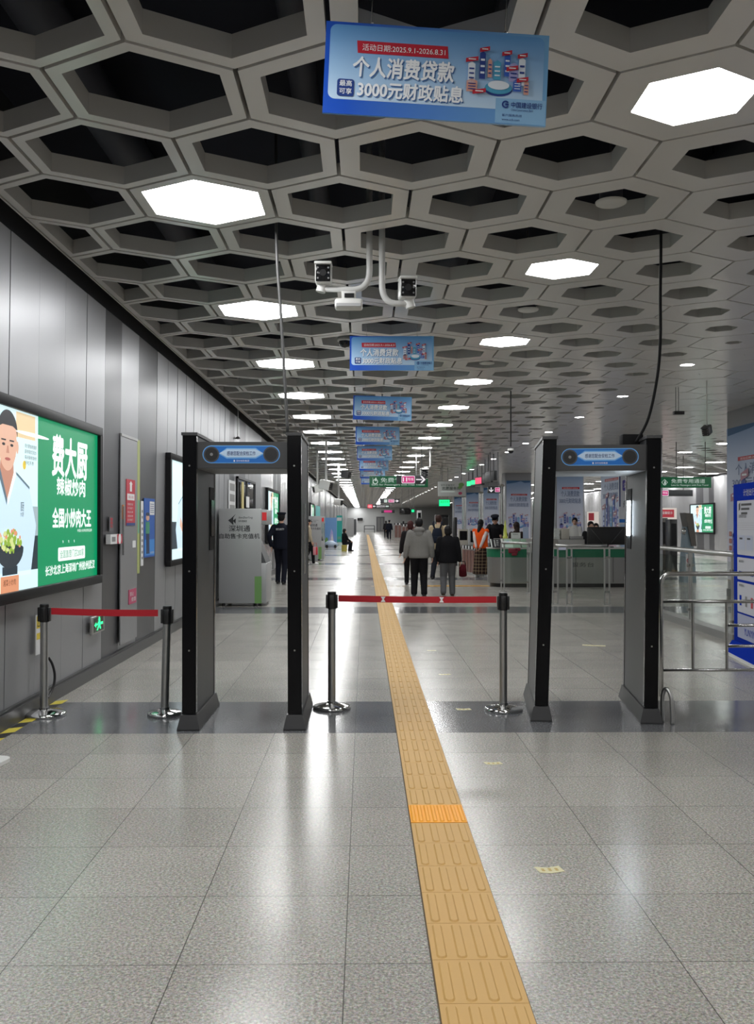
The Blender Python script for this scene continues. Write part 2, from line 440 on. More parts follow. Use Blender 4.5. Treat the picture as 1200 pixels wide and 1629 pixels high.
# round speakers in the open cells of the right row
for k in range(8):
    j = 4*k; cx, cy = X0 + 3, Y0 + j*ROW
    t = thing('ceiling_speaker', f'white round ceiling speaker in an open cell, {ORD[k]} from the camera', 'speaker', (cx, cy, CZ), 'round ceiling speakers')
    a = MB(); a.lathe([(.001, .012), (.10, .010), (.112, .016), (.115, .03)], (0, 0, 0), mat('speaker_white', (.6, .59, .56), .5), 24); a.build('grille', t)
    b = MB(); b.cyl((0, 0, .02), (0, 0, .2), .085, mat('speaker_can', (.06, .06, .08), .5), n=20); b.cyl((0, 0, .2), (0, 0, .985), .008, STEELB, n=8); b.build('can', t)

# ================================================================== WALLS
def metal_wall(name, col, rough, bump, bscale, stretch, metal=.6):
    return mat(name, col, rough, metal, bump=bump, bscale=bscale, stretch=stretch, var=.08)
WALLM = metal_wall('wall_metal', (.345, .35, .365), .38, .07, 1.4, (1, 1, .5))
WALLD = metal_wall('wall_metal_dark', (.11, .11, .12), .34, .05, 1.4, (1, 1, .5))
WALLW = metal_wall('wall_metal_wavy', (.55, .55, .56), .2, .35, 1.5, (1, 1.2, .5))
BACKING = mat('wall_backing', (.03, .03, .035), .7)
def side_wall(name, X, s, label):
    w = MB(); rnd = random.Random(3)
    w.box((X - .12 if s > 0 else X + .06, YBACK, 0), (X - .06 if s > 0 else X + .12, YEND, 4.9), BACKING)
    y = -6.56
    while y < YEND:
        q = (y - 9.76 + 900) % 9.0
        if q < .01 or q > 8.99: wd, mt = .65, WALLD
        elif .6 < q < .7: wd, mt = .78, WALLM
        elif 1.4 < q < 1.5: wd, mt = 1.01, WALLD
        else:
            rest = [2.44, 3.09, 3.75, 4.41, 5.06, 5.72, 6.38, 7.03, 7.69, 8.35, 9.0]
            nx = min((v for v in rest if v > q + .05), default=9.0); wd = nx - q; mt = WALLM if y < 24 else WALLW
        t = rnd.uniform(-.004, .004); g = .004
        a, b = y + g, y + wd - g
        xa, xb = X + t - s*.026, X - t - s*.026
        xi = X - .055 if s > 0 else X + .055
        zt = 3.82
        q4 = [(xi, a, .13), (xa, a, .13), (xb, b, .13), (xi, b, .13)]
        if s < 0: q4 = [q4[1], q4[0], q4[3], q4[2]]
        w.hexa(q4, [(p[0] + s*.04, p[1], zt) for p in q4], mt)
        y += wd
    return structure(w, name, label, 'wall')
side_wall('wall_left', WL, 1, 'left wall of brushed metal panels with darker pilaster bands')
side_wall('wall_right', WR, -1, 'far right wall of pale metal panels with dark bands')
bb = MB(); bb.box((WL - .02, YBACK, 0), (WL + .022, YEND, .115), mat('skirting', (.05, .05, .052), .35)); bb.box((WL - .03, YBACK, .115), (WL + .006, YEND, .135), BLACK)
structure(bb, 'baseboard_left', 'dark grey skirting along the foot of the left wall', 'baseboard')
bb = MB(); bb.box((WR - .022, YBACK, 0), (WR + .02, YEND, .13), mat('skirting', (.05, .05, .052), .35))
structure(bb, 'baseboard_right', 'dark grey skirting along the foot of the right wall', 'baseboard')
FARW = mat('far_wall_white', (.62, .63, .63), .5)
fw = MB(); fw.box((WL - .1, YEND, 0), (WR + .1, YEND + .2, 5), FARW)
structure(fw, 'wall_far', 'plain white wall closing the far end of the concourse', 'wall')
bw = MB(); bw.box((WL - .1, YBACK - .2, 0), (WR + .1, YBACK, 5), mat('back_wall', (.35, .35, .34), .6))
structure(bw, 'wall_back', 'grey wall behind the camera', 'wall')
# ================================================================== TACTILE PAVING
TACT = mat('tactile_ochre', (.54, .325, .10), .5, var=.06, bscale=1.5)
TACTB = mat('tactile_bright', (.86, .36, .012), .45, var=.05, bscale=1.5)
tx0, tx1 = on_z(654.3, 1313).x, on_z(744.3, 1313).x
def bar(mb, cx, y0, y1, w, mt, z0=.012, h=.005):
    def lp(r, e, z):
        pts = []
        for k in range(7): pts.append((cx + r*math.cos(R(180*k/6)), y1 - w + (r)*math.sin(R(180*k/6)), z))
        for k in range(7): pts.append((cx - r*math.cos(R(180*k/6)), y0 + w - (r)*math.sin(R(180*k/6)), z))
        return pts
    a, b = lp(w, 0, z0), lp(w - .006, 0, z0 + h); n = len(a)
    mb.add(a + b, [(i, (i+1) % n, n+(i+1) % n, n+i) for i in range(n)] + [list(range(n, 2*n))], mt)
TT = thing('tactile_paving', 'long ochre tactile guide strip with raised bars running down the floor', 'tactile paving', (0, 0, 0))
tb = MB(); YT = 5.11; rel = tx1 - tx0
JT = mat('tactile_joint', (.12, .08, .04), .7)
tb.box((tx0 - .004, -2, .0), (tx1 + .004, 112, .006), JT)
bars = MB()
for k in range(-22, 356):
    y0 = YT + .3*k; y1 = y0 + .3
    if k == -1: continue
    tb.box((tx0, y0 + .0012, .005), (tx1, y1 - .0012, .012), TACT)
    for q in range(4):
        if y0 < 45: bar(tb, tx0 + rel*(q + .5)/4, y0 + .010, y1 - .010, .019, TACT)
tb.build('paving', TT)
tb = MB(); y0 = YT - .3
tb.box((tx0, y0 + .0012, .005), (tx1, y0 + .2988, .014), TACTB)
for q in range(8): bar(tb, tx0 + rel*(q + .5)/8, y0 + .01, y0 + .29, .012, TACTB, .014)
o = tb.build('bright_tile', TT); o['label'] = 'one brighter orange-yellow tile in the ochre strip'

# side branches of the guide strip and worn stickers
for nm, lab, (ax, ay, bx, by) in (('tactile_paving', 'pale ochre guide strip crossing the floor near the walking couple', (672, 936, 772, 929)),):
    p0, p1 = on_z(ax, ay), on_z(bx, by); mb = MB()
    Y = (p0.y + p1.y)/2
    mb.box((p0.x, Y - .16, 0), (p1.x, Y + .16, .01), TACT)
    for k in range(int((p1.x - p0.x)/.3)):
        for q in range(4): mb.box((p0.x + .3*k + .02, Y - .13 + q*.075, .01), (p0.x + .3*k + .28, Y - .095 + q*.075, .014), TACT)
    tag(mb.build(nm), lab, 'tactile paving')
STK = mat('sticker_cream', (.62, .58, .36), .55); STD = mat('sticker_worn', (.45, .33, .10), .6)
for k, (x, y, w, h, rot, lab) in enumerate(((875, 1384, .125, .085, .1, 'pale yellow arrow-notched sticker on the floor nearest the camera'), (785, 1214.5, .12, .075, .05, 'worn pale sticker on the light floor just before the dark band'),
        (738, 1128.5, .13, .08, 0, 'pale sticker lying on the dark floor band'), (708, 1073, .13, .06, .1, 'small white worn sticker beyond the dark band right of the strip'), (687, 1035, .12, .06, 0, 'faint white worn sticker farthest behind the belt barrier'),
        (945, 1027, .30, .12, -.35, 'yellow torn sticker seen through the right gate'), (620, 932.5, .9, .22, 0, 'faint worn lettering on the floor left of the walking couple'))):
    p = on_z(x, y); mb = MB(Matrix.Translation(p) @ Matrix.Rotation(rot, 4, 'Z'))
    mt = STK if k != 6 else mat('floor_print', (.30, .22, .12), .6)
    if k == 6:
        for q in range(6): mb.box((-w/2 + q*w/6, -h/2, .0005), (-w/2 + q*w/6 + w/9, h/2, .0015), mt)
    else:
        mb.prism([(-w/2, h*.5), (-w/2 + .01, -h*.35), (-w*.05, -h*.5), (w/2, -h*.3), (w/2 - .01, h*.5), (0, h*.3)], .0005, .0015, mt)
        for q in range(3):
            for z in range(2): mb.disc(-w*.25 + q*w*.25, h*.02 + z*h*.2 - .01, .009, .0018, STD, n=8)
    tag(mb.build('floor_sticker'), lab, 'sticker')
# hazard tape by the left skirting
mb = MB(); yy = on_z(0, 1165).y
for k in range(9):
    a = 6.55 + k*.18; mt = mat('tape_yellow', (.62, .52, .06), .5) if k % 2 == 0 else BLACK
    mb.prism([(WL + .03, a), (WL + .12, a + .06), (WL + .12, a + .24), (WL + .03, a + .18)], .0004, .0012, mt)
tag(mb.build('hazard_tape'), 'yellow and black hazard tape along the left skirting', 'tape')
p = on_z(20, 1214); mb = MB()
mb.M = Matrix.Translation((p.x - .22, p.y - .06, 0)) @ Matrix.Rotation(R(-8), 4, 'Z')
bm = bmesh.new(); bmesh.ops.create_cube(bm, size=1)
for v in bm.verts: v.co = Vector((v.co.x*.36, v.co.y*.34, .014 + v.co.z*.024))
bmesh.ops.bevel(bm, geom=[e for e in bm.edges if abs(e.verts[0].co.z - e.verts[1].co.z) > .01], offset=.08, segments=6, profile=.5, affect='EDGES')
mb.bm(bm, WHITE)
mb.cyl((-.06, -.02, .02), (-.06, -.02, .05), .03, WHITE)
tag(mb.build('stand_base'), 'white rounded base plate at the left edge of the floor', 'stand base')

# ================================================================== SECURITY GATES
GATE = mat('gate_panel_grey', (.062, .065, .07), .42, .2, var=.04, bscale=3)
GATEB = mat('gate_edge_black', (.003, .003, .004), .16, spec=.22)
GATEH = mat('gate_header_grey', (.05, .05, .052), .35)
GBASE = mat('gate_base', (.032, .032, .034), .4)
GUND = mat('gate_underside', (.20, .20, .20), .45)
BLUE = mat('sticker_blue', '#0f6cc4', .4); PALE = mat('sticker_pale', '#c3daf2', .4); LBLUE = mat('sticker_line', '#6fb0ea', .4); NAVY = mat('ink_navy', '#2a3f78', .5)
LED = mat('led_bar', (.78, .9, 1.0), .4, emit=48)
H0 = 2.23
def make_gate(name, label, fl, fr, depth, w, rot, lean_l, lean_r, led_on):
    """origin at the front left foot; local x along the front, y to the back"""
    t = thing(name, label, 'security gate', (fl.x, fl.y, 0), 'walk-through security gates', rot)
    PW = .098
    def post(x, lean, inner, nm):
        p = MB(); e = .022
        def q(z, x0, x1, y0, y1):
            s = lean*z/H0; return [(x0 + s, y0, z), (x1 + s, y0, z), (x1 + s, y1, z), (x0 + s, y1, z)]
        p.hexa(q(.12, x, x + PW, .05, depth - .05), q(H0 - .002, x, x + PW, .05, depth - .05), GATE)
        o = p.build(nm, t)
        b = MB()
        b.hexa(q(.12, x - .004, x + PW + .004, .0, .052), q(H0, x - .004, x + PW + .004, .0, .052), GATEB)
        bo = b.build('black_edge', o)
        b = MB(); b.hexa(q(.12, x - .004, x + PW + .004, depth - .052, depth), q(H0, x - .004, x + PW + .004, depth - .052, depth), GATEB); b.build('black_edge', o)
        g = MB(); f = .036
        lo = [(x - f, -f, 0), (x + PW + f, -f, 0), (x + PW + f, depth + f, 0), (x - f, depth + f, 0)]
        g.hexa(lo, [(a, b_, .012) for a, b_, _ in lo], GBASE)
        g.hexa([(a, b_, .012) for a, b_, _ in lo], q(.115, x - .012, x + PW + .012, -.012, depth + .012), GBASE)
        g.build('foot', o)
        c = MB(); c.hexa(q(H0, x - .012, x + PW + .012, -.012, depth + .012), q(H0 + .022, x - .012, x + PW + .012, -.012, depth + .012), GATEH); c.build('cap', o)
        # light slot on the inner side
        xi = x + PW if inner > 0 else x
        s1 = MB()
        def slot(z0, z1, y0, y1, mt, d):
            a = lean*z0/H0; b2 = lean*z1/H0
            x0, x1 = (xi, xi + d) if inner > 0 else (xi - d, xi)
            s1.hexa([(x0 + a, y0, z0), (x1 + a, y0, z0), (x1 + a, y1, z0), (x0 + a, y1, z0)], [(x0 + b2, y0, z1), (x1 + b2, y0, z1), (x1 + b2, y1, z1), (x0 + b2, y1, z1)], mt)
        ym = depth*.78
        slot(1.34, 1.86, ym - .1, ym + .1, mat('cable_black', (.006, .006, .007), .7, spec=.2), .006); s1.build('light_slot', o)
        s1 = MB(); slot(1.455, 1.755, ym - .07, ym + .07, LED if led_on and inner < 0 else BLACKG, .014); s1.build('light_bar', o)
        if not led_on and inner < 0:
            s1 = MB(); a = lean*1.4/H0; s1.box((x + PW + a - .002, depth*.42, 1.16), (x + PW + a + .004, depth*.52, 1.72), STEEL); s1.build('side_strip', o)
        for z in (.6, 1.2, 2.0):
            k = MB(); a = lean*z/H0; k.cyl((x + PW/2 + a, -.003, z), (x + PW/2 + a, .002, z), .007, STEEL, n=10); k.build('screw', o)
        return o
    post(0, lean_l, 1, 'side_panel'); post(w - PW, lean_r, -1, 'side_panel')
    lh = lambda z: lean_l*z/H0; rh = lambda z: lean_r*z/H0
    zb, zt, y0 = H0 - .245, H0 - .045, .045
    h = MB()
    x0b, x1b, x0t, x1t = PW + lh(zb), w - PW + rh(zb), PW + lh(zt), w - PW + rh(zt)
    h.hexa([(x0b, y0, zb), (x1b, y0, zb), (x1b, depth - .05, zb), (x0b, depth - .05, zb)], [(x0t, y0, zt), (x1t, y0, zt), (x1t, depth - .05, zt), (x0t, depth - .05, zt)], GATEH)
    h.box((x0b + .004, y0 + .01, zb - .006), (x1b - .004, depth - .07, zb), GUND)
    ho = h.build('header', t)
    # sticker on the header
    Wd = x1t - x0t; g = MB(frame((x0t + Wd/2 - .01, y0 - .0015, (zb + zt)/2 + .004), (1, 0, 0), (0, 0, 1)))
    hw, hh = Wd*.425, .068
    g.rrect(-hw, -hh, hw, hh, hh, 0, LBLUE, 10); g.rrect(-hw + .006, -hh + .006, hw - .006, hh - .006, hh - .006, .0007, BLUE, 10)
    for sx in (-1, 1):
        g.disc(sx*(hw - hh), 0, hh*.88, .0014, DARKG, n=28); g.disc(sx*(hw - hh), 0, hh*.72, .002, BLACK, n=28)
    g.disc(-(hw - hh), 0, .012, .0026, GREY, n=14)
    a = hw - 2*hh + .012
    g.poly([(-a - .002, .004), (-a + .06, -.032), (a - .06, -.032), (a + .002, .004), (a - .06, .05), (-a + .06, .05)], .0012, LBLUE)
    g.poly([(-a + .004, .009), (-a + .062, -.022), (a - .062, -.022), (a - .004, .009), (a - .062, .04), (-a + .062, .04)], .0019, PALE)
    g.text('感谢您配合安检工作', 0, -.008, .033, .0026, NAVY, w=2*a - .125, bold=.01, align='C')
    g.rect(-.058, -.056, -.048, -.042, .0026, WINK)
    g.text('深圳地铁集团', -.04, -.056, .014, .0026, WINK, w=.1)
    so = g.build('header_sticker', t)
    return t
gl0, gl1 = on_z(290.5, 1160), on_z(489, 1160)
fy = at_y(290, 690, 7.02).y
make_gate('security_gate', 'dark grey walk-through security gate on the left, lights off', at_y(290.7, 1000, 7.02), None, .9, at_y(479.7, 1000, 7.02).x - at_y(290.7, 1000, 7.02).x, 0.0, 0.0, -.008, False)
pl = on_z(851, 1146.5); pr = on_z(1047, 1151)
rz = math.atan2(pr.y - pl.y, pr.x - pl.x)
make_gate('security_gate', 'dark grey walk-through security gate on the right with a lit white bar', pl, None, 1.06, .945, rz, .075, .034, True)
# overhead cables
def cable(name, label, pts, r, mt, cat='cable'):
    P = [Vector(p) for p in pts]; out = []
    for i in range(len(P) - 1):
        p0, p1, p2, p3 = P[max(i-1, 0)], P[i], P[i+1], P[min(i+2, len(P)-1)]
        for k in range(8):
            t = k/8; out.append(.5*((2*p1) + (p2 - p0)*t + (2*p0 - 5*p1 + 4*p2 - p3)*t*t + (3*p1 - p0 - 3*p2 + p3)*t**3))
    out.append(P[-1]); mb = MB(); mb.tube(out, r, mt); return tag(mb.build(name), label, cat)
DG = mat('conduit_grey', (.18, .18, .18), .4)
Yc = 7.45
cable('cable_conduit', 'thin grey conduit dropping from the ceiling to the left gate', [at_y(439, 330, Yc) + Vector((0, 0, .9)), at_y(440, 385, Yc), at_y(447, 500, Yc), at_y(458, 690, Yc)], .0125, mat('conduit_dark', (.07, .07, .07), .45), 'conduit')
cable('power_cable', 'black power cable curving from the ceiling down to the right gate', [at_y(1052, 380, Yc) + Vector((0, 0, .95)), at_y(1052, 378, Yc), at_y(1051, 470, Yc), at_y(1051, 540, Yc), at_y(1046, 600, Yc), at_y(1032, 665, Yc), at_y(1012, 704, Yc)], .012, mat('cable_black', (.006, .006, .007), .7, spec=.2))
# the two posts and box on top of the right gate
for k, (x, lab) in enumerate(((1011, 'left thin black antenna rod behind the right gate top'), (1042, 'right thin black antenna rod behind the right gate top'))):
    pass
mb = MB(); p = at_y(1011, 701, 7.62); mb.box((p.x - .12, p.y - .06, 2.187), (p.x + .05, p.y + .06, p.z + .05), mat('cable_black', (.006, .006, .007), .7, spec=.2), .008)
tag(mb.build('control_box'), 'small dark control box on top of the right gate', 'control box')

# looped pipe at the right gate's foot
p = on_z(1059, 1152); cable('pipe_handle', 'bent grey pipe loop beside the right foot of the right gate', [p + Vector((.01, .10, .0)), p + Vector((.005, .08, .2)), p + Vector((.025, .05, .265)), p + Vector((.05, .01, .2)), p + Vector((.055, .0, .0))], .016, STEELB, 'pipe')

# ================================================================== STANCHIONS
CHROME = mat('chrome', (.62, .62, .62), .08, 1.0)
def stanchion(label, bx, by, topy, rb_px, lean=0.0, belt_to=None, marks=()):
    p = on_z(bx, by); H = at_y(bx, topy, p.y).z
    t = thing('stanchion', label, 'stanchion', p, 'belt stanchions')
    r = rb_px/F*p.y
    b = MB(); b.lathe([(.001, .052), (.05, .05), (.06, .046), (r*.9, .03), (r*.98, .022), (r, .012), (r, .0), (.001, .0)], (0, 0, 0), CHROME, 40); b.build('base', t)
    b = MB(); b.cyl((0, 0, .045), (lean, 0, H - .02), .032, STEELB, n=24); b.cyl((0, 0, .045), (0, 0, .065), .04, CHROME, n=24); b.build('pole', t)
    b = MB(); b.cyl((lean, 0, H - .14), (lean, 0, H), .037, BLACK, n=24); 
    for a in (0, 90, 180, 270):
        M = Matrix.Translation((lean, 0, H - .075)) @ Matrix.Rotation(R(a), 4, 'Z'); b.M = M
        b.box((.03, -.022, -.06), (.05, .022, .055), BLACK, .004)
    b.M = Matrix.Identity(4); b.cyl((lean, 0, H - .002), (lean, 0, H + .006), .034, DARKG, n=24); b.build('belt_head', t)
    if belt_to is not None:
        q, hq = belt_to; a = Vector((lean, 0, H - .052)); e = Vector((q.x - p.x, q.y - p.y, hq - .052)); d = (e - a); L = Vector((d.x, d.y, 0)).length
        u = Vector((d.x, d.y, 0)).normalized(); n = Vector((-u.y, u.x, 0)); mb = MB()
        N = 14; h = .027; pts = []
        for k in range(N + 1):
            s_ = .056 + (L - .112)*k/N; z = a.z + d.z*k/N - .006*math.sin(math.pi*k/N); c = a + u*s_; pts.append((Vector((c.x, c.y, z))))
        vs = []
        for c in pts: vs += [c - n*.001 + Vector((0,0,h)), c + n*.001 + Vector((0,0,h)), c + n*.001 - Vector((0,0,h)), c - n*.001 - Vector((0,0,h))]
        fs = [(4*k+i, 4*k+(i+1) % 4, 4*k+4+(i+1) % 4, 4*k+4+i) for k in range(N) for i in range(4)]
        mb.add(vs, fs, RED); bo = mb.build('belt', t)
        for m_ in marks:
            k = int(m_*N); c = pts[k] + (pts[k+1] - pts[k])*(m_*N - k)
            g = MB(frame(c - n*.003, u, (0, 0, 1)))
            g.poly([(-.02, .022), (.02, .022), (.006, 0), (.02, -.022), (-.02, -.022), (-.006, 0)], 0, WINK); g.build('print_mark', bo)
    return p, H
pB = on_z(262, 1137.5); HB = at_y(262, 965, pB.y).z
stanchion('chrome belt post standing against the left gate, end of the left belt', 262, 1137.5, 965, 27, .02)
stanchion('chrome belt post by the left wall holding the short red belt', 70, 1137.5, 962, 34, 0, (pB, HB))
pD = on_z(801, 1130); HD = at_y(801, 944, pD.y).z
stanchion('chrome belt post beside the right gate, end of the middle belt', 801, 1130, 944, 30.5)
stanchion('chrome belt post beside the left gate holding the long red belt', 528, 1127, 942, 30, 0, (pD, HD), (.285, .655))
cable('hose', 'black hose looping down the left wall behind the belt post', [at_x(77, 1046, WL + .02), at_x(83, 1056, WL + .05), at_x(87, 1072, WL + .06), at_x(86, 1088, WL + .06), at_x(81, 1102, WL + .05), at_x(76, 1110, WL + .05)], .011, BLACK, 'hose')
# ================================================================== LIGHT BOXES ON THE LEFT WALL
GREEN = mat('ad_green', '#04925f', .3, emit=.9); AQUA = mat('ad_pale', '#d6f0f2', .3, emit=1.0); AWHITE = mat('ad_white', '#f2fbf8', .3, emit=1.05)
ASKIN = mat('ad_skin', '#e3b49a', .3, emit=.9); ASKD = mat('ad_skin_shade', '#c98f78', .3, emit=.85); AHAIR = mat('ad_hair', '#26262a', .3, emit=.5); ACLOTH = mat('ad_uniform', '#cbe4f2', .3, emit=.98); ALINE = mat('ad_line', '#6f8796', .3, emit=.6)
ABOWL = mat('ad_bowl', '#3c454d', .3, emit=.6); AVEG = mat('ad_veg', '#93b53f', .3, emit=.9); AVEG2 = mat('ad_veg_pale', '#d3dc93', .3, emit=.95); AORANGE = mat('ad_orange', '#e39b74', .3, emit=.9); ADARK = mat('ad_dark', '#34444f', .3, emit=.5)
AGREY = mat('ad_grey', '#aebfc6', .3, emit=.8); AWARM = mat('ad_warm', '#e8cfa2', .3, emit=.9)
BEZEL = mat('lightbox_bezel', (.008, .008, .009), .45, spec=.2)
GLASSF = mat('lightbox_glass', (.02, .02, .02), .08)
def ad_art(M, W, H, rich=True):
    g = MB(M); e = .0016; sx = W*.505
    g.rect(0, 0, sx, H, 0, AQUA); g.rect(sx, 0, W, H, 0, GREEN)
    # kitchen background
    g.rect(0, H*.1, sx, H*.38, e, ADARK); g.rect(sx*.7, H*.3, sx, H*.47, e*1.5, AGREY); g.rect(sx*.72, H*.85, sx*.96, H*.99, e, AWARM)
    g.rect(0, 0, sx, H*.105, e*2, AQUA)
    g.disc(sx*.92, H*.88, W*.11, e*7, AWHITE, ry=H*.011)
    # cook: arms, uniform, neck, head
    cx = sx*.615
    g.poly([(cx - .52, H*.08), (cx + .5, H*.08), (cx + .62, H*.36), (cx + .46, H*.58), (cx + .16, H*.66), (cx - .16, H*.66), (cx - .5, H*.56), (cx - .66, H*.3)], e*2, ACLOTH)
    g.poly([(cx - .13, H*.72), (cx + .12, H*.72), (cx + .13, H*.64), (cx, H*.5), (cx - .15, H*.64)], e*3, ASKD)
    g.poly([(cx - .19, H*.655), (cx - .14, H*.665), (cx + .0, H*.5), (cx - .01, H*.47)], e*4, ALINE); g.poly([(cx + .19, H*.655), (cx + .14, H*.665), (cx + .0, H*.5), (cx + .01, H*.47)], e*4, AWHITE)
    g.poly([(cx + .16, H*.66), (cx + .46, H*.58), (cx + .46, H*.565), (cx + .16, H*.645)], e*4, ALINE); g.poly([(cx - .16, H*.66), (cx - .5, H*.57), (cx - .5, H*.555), (cx - .16, H*.645)], e*4, ALINE)
    g.disc(cx, H*.865, .185, e*4, ASKIN, ry=H*.09, n=28); g.poly([(cx + .185*math.cos(R(a))*(1 if a > -40 or a < -140 else .98), H*(.82 + (.165 if a < 0 else .06)*math.sin(R(a)))) for a in range(-180, 180, 10)], e*4.3, ASKIN)
    g.poly([(cx + .195*math.cos(R(a)), H*(.865 + .118*math.sin(R(a)))) for a in range(-12, 193, 8)] + [(cx - .17, H*.885), (cx - .1, H*.9), (cx + .1, H*.9), (cx + .17, H*.885)], e*5, AHAIR)
    for s in (-1, 1):
        g.disc(cx + s*.2, H*.79, .025, e*4, ASKIN, ry=.05); g.rect(cx + s*.08 - .045, H*.815, cx + s*.08 + .045, H*.823, e*5, AHAIR); g.disc(cx + s*.08, H*.795, .03, e*5, AHAIR, ry=.011)
    g.poly([(cx - .012, H*.79), (cx + .012, H*.79), (cx + .03, H*.75), (cx - .03, H*.75)], e*5, ASKD); g.disc(cx, H*.718, .055, e*5, mat('ad_lip', '#b8615a', .3, emit=.8), ry=.012)
    g.text('厨', cx + .27, H*.44, .07, e*4, ADARK); g.text('大厨', cx + .265, H*.41, .035, e*4, ADARK)
    # bowl of greens held in front
    bx, by = cx + .06, H*.235
    g.poly([(bx - .45, by + .15), (bx - .2, by + .02), (bx - .16, by + .1), (bx - .4, by + .28)], e*4, ASKIN)
    g.poly([(bx - .27*math.cos(R(a)), by - .15*math.sin(R(a))) for a in range(0, 181, 12)], e*5, ABOWL); g.disc(bx, by, .27, e*5.5, ADARK, ry=.035)
    g.rect(bx - .15, by - .2, bx + .15, by - .135, e*4, ADARK)
    rnd = random.Random(5)
    for k in range(64):
        a = rnd.uniform(0, 6.28); r = rnd.uniform(0, 1)**.6; g.disc(bx + .21*r*math.cos(a), by + .055 + .08*r*math.sin(a), rnd.uniform(.018, .036), e*(6 + .02*k), (AVEG, AVEG2, AVEG, AVEG2, AVEG)[k % 5] if k % 9 else AORANGE, ry=rnd.uniform(.012, .026), n=9)
    g.rect(bx - .19, 0, bx + .17, H*.088, e*6, AORANGE); g.text('湘菜小炒肉', bx - .02, H*.035, .05, e*7, mat('ad_brown', '#7a3a22', .3, emit=.5), w=.25, align='C')
    for k in range(4):
        g.text(('现炒更香更健康', '厨师现切现炒', '每天新鲜食材', '好吃不贵')[k], sx*.82, H*(.80 - .032*k), .032, e*4, ADARK, w=.26 if k < 3 else .2)
    g.disc(sx*.815, H*.70, .035, e*4, mat('ad_yellow', '#e3c63c', .3, emit=.9))
    # green half
    c = sx + (W - sx)*.5
    g.text('费大厨', c, H*.67, H*.25, e, AWHITE, w=(W - sx)*.59, bold=.03, align='C')
    g.text('辣椒炒肉', c + .03, H*.55, H*.112, e, AWHITE, w=(W - sx)*.48, bold=.022, align='C')
    g.text('全国小炒肉大王', c + .07, H*.345, H*.122, e, AWHITE, w=(W - sx)*.66, bold=.032, align='C')
    g.text('中国小炒肉领导品牌', c + (W - sx)*.12, H*.312, H*.02, e, AWHITE, w=(W - sx)*.27)
    g.rrect(c - (W - sx)*.2, H*.132, c + (W - sx)*.26, H*.218, .02, e, AWHITE)
    g.text('全国直营门店200家', c + .05, H*.15, H*.05, e*2, GREEN, w=(W - sx)*.41, align='C')
    g.text('长沙北京上海深圳广州杭州武汉', c + .05, H*.052, H*.06, e, AWHITE, w=(W - sx)*.84, align='C', bold=.02)
    for k in range(3): g.poly([(c - .22 + .16*k, H*.262), (c - .205 + .16*k, H*.262), (c - .2 + .16*k, H*.245), (c - .21 + .16*k, H*.245)], e, AWHITE)
    return g
def lightbox(X, s, y0, y1, z0, z1, label):
    """s = +1: on the left wall facing +X; -1: on the right wall"""
    D = .075; t = thing('advertising_lightbox', label, 'light box', (X, (y0 + y1)/2, z0), 'wall advertising light boxes')
    L = y1 - y0; fr = .085; b = MB()
    H = z1 - z0; x0, x1 = (0, D) if s > 0 else (-D, 0)
    b.box((x0, -L/2, 0), (x1, L/2, fr), BEZEL, .006); b.box((x0, -L/2, H - fr), (x1, L/2, H), BEZEL, .006)
    b.box((x0, -L/2, fr), (x1, -L/2 + fr, H - fr), BEZEL); b.box((x0, L/2 - fr, fr), (x1, L/2, H - fr), BEZEL)
    b.box((x0, -L/2 + fr, fr), ((D*.5 if s > 0 else -D*.5) if s > 0 else 0, L/2 - fr, H - fr), BLACK) if s > 0 else b.box((-D*.5, -L/2 + fr, fr), (0, L/2 - fr, H - fr), BLACK)
    b.build('frame', t)
    # seen from inside the hall the left-wall picture reads left to right along +Y
    M = frame((D*.55, -L/2 + fr, fr), (0, 1, 0), (0, 0, 1)) if s > 0 else frame((-D*.55, L/2 - fr, fr), (0, -1, 0), (0, 0, 1))
    ad_art(M, L - 2*fr, H - 2*fr).build('poster', t)
    return t
XB = WL
lightbox(XB, 1, 5.85, 9.45, .955, 2.53, 'lit green and pale blue restaurant advert light box nearest on the left wall')
lightbox(XB, 1, 12.75, 16.35, .955, 2.53, 'lit advert light box seen just left of the left gate')
lightbox(XB, 1, 25.6, 29.2, .955, 2.53, 'lit advert light box seen through the left gate beside the guard')
lightbox(WR, -1, 45.6, 49.0, .955, 2.53, 'lit green advert light box on the far right wall')
lightbox(XB, 1, 46, 49.6, .955, 2.53, 'distant lit advert on the left wall past the second ticket machine')

# things fixed to the left wall
def wall_plate(name, label, cat, y0, y1, z0, z1, mt, d=.006, art=None, X=None):
    X = WL + .006 if X is None else X
    mb = MB(); mb.box((X, y0, z0), (X + d, y1, z1), mt)
    o = mb.build(name, loc=(X, (y0+y1)/2, (z0+z1)/2)); tag(o, label, cat)
    if art:
        g = MB(frame((d + .001, -(y1-y0)/2, -(z1-z0)/2), (0, 1, 0), (0, 0, 1))); art(g, y1-y0, z1-z0); g.build('lettering', o)
    return o
def WP(x, y): 
    p = at_x(x, y, WL + .01); return p.y, p.z
def wp(name, label, cat, px, mt, art=None, d=.006, X=None):
    (ya, za), (yb, zb) = WP(px[0], px[3]), WP(px[2], px[1])
    zc = WP((px[0]+px[2])/2, (px[1]+px[3])/2)
    z0 = WP((px[0]+px[2])/2, px[3])[1]; z1 = WP((px[0]+px[2])/2, px[1])[1]
    return wall_plate(name, label, cat, ya, yb, z0, z1, mt, d, art, X)
PRED = mat('notice_red', '#b32a3a', .45); PWH = mat('notice_white', '#d9dadb', .5)
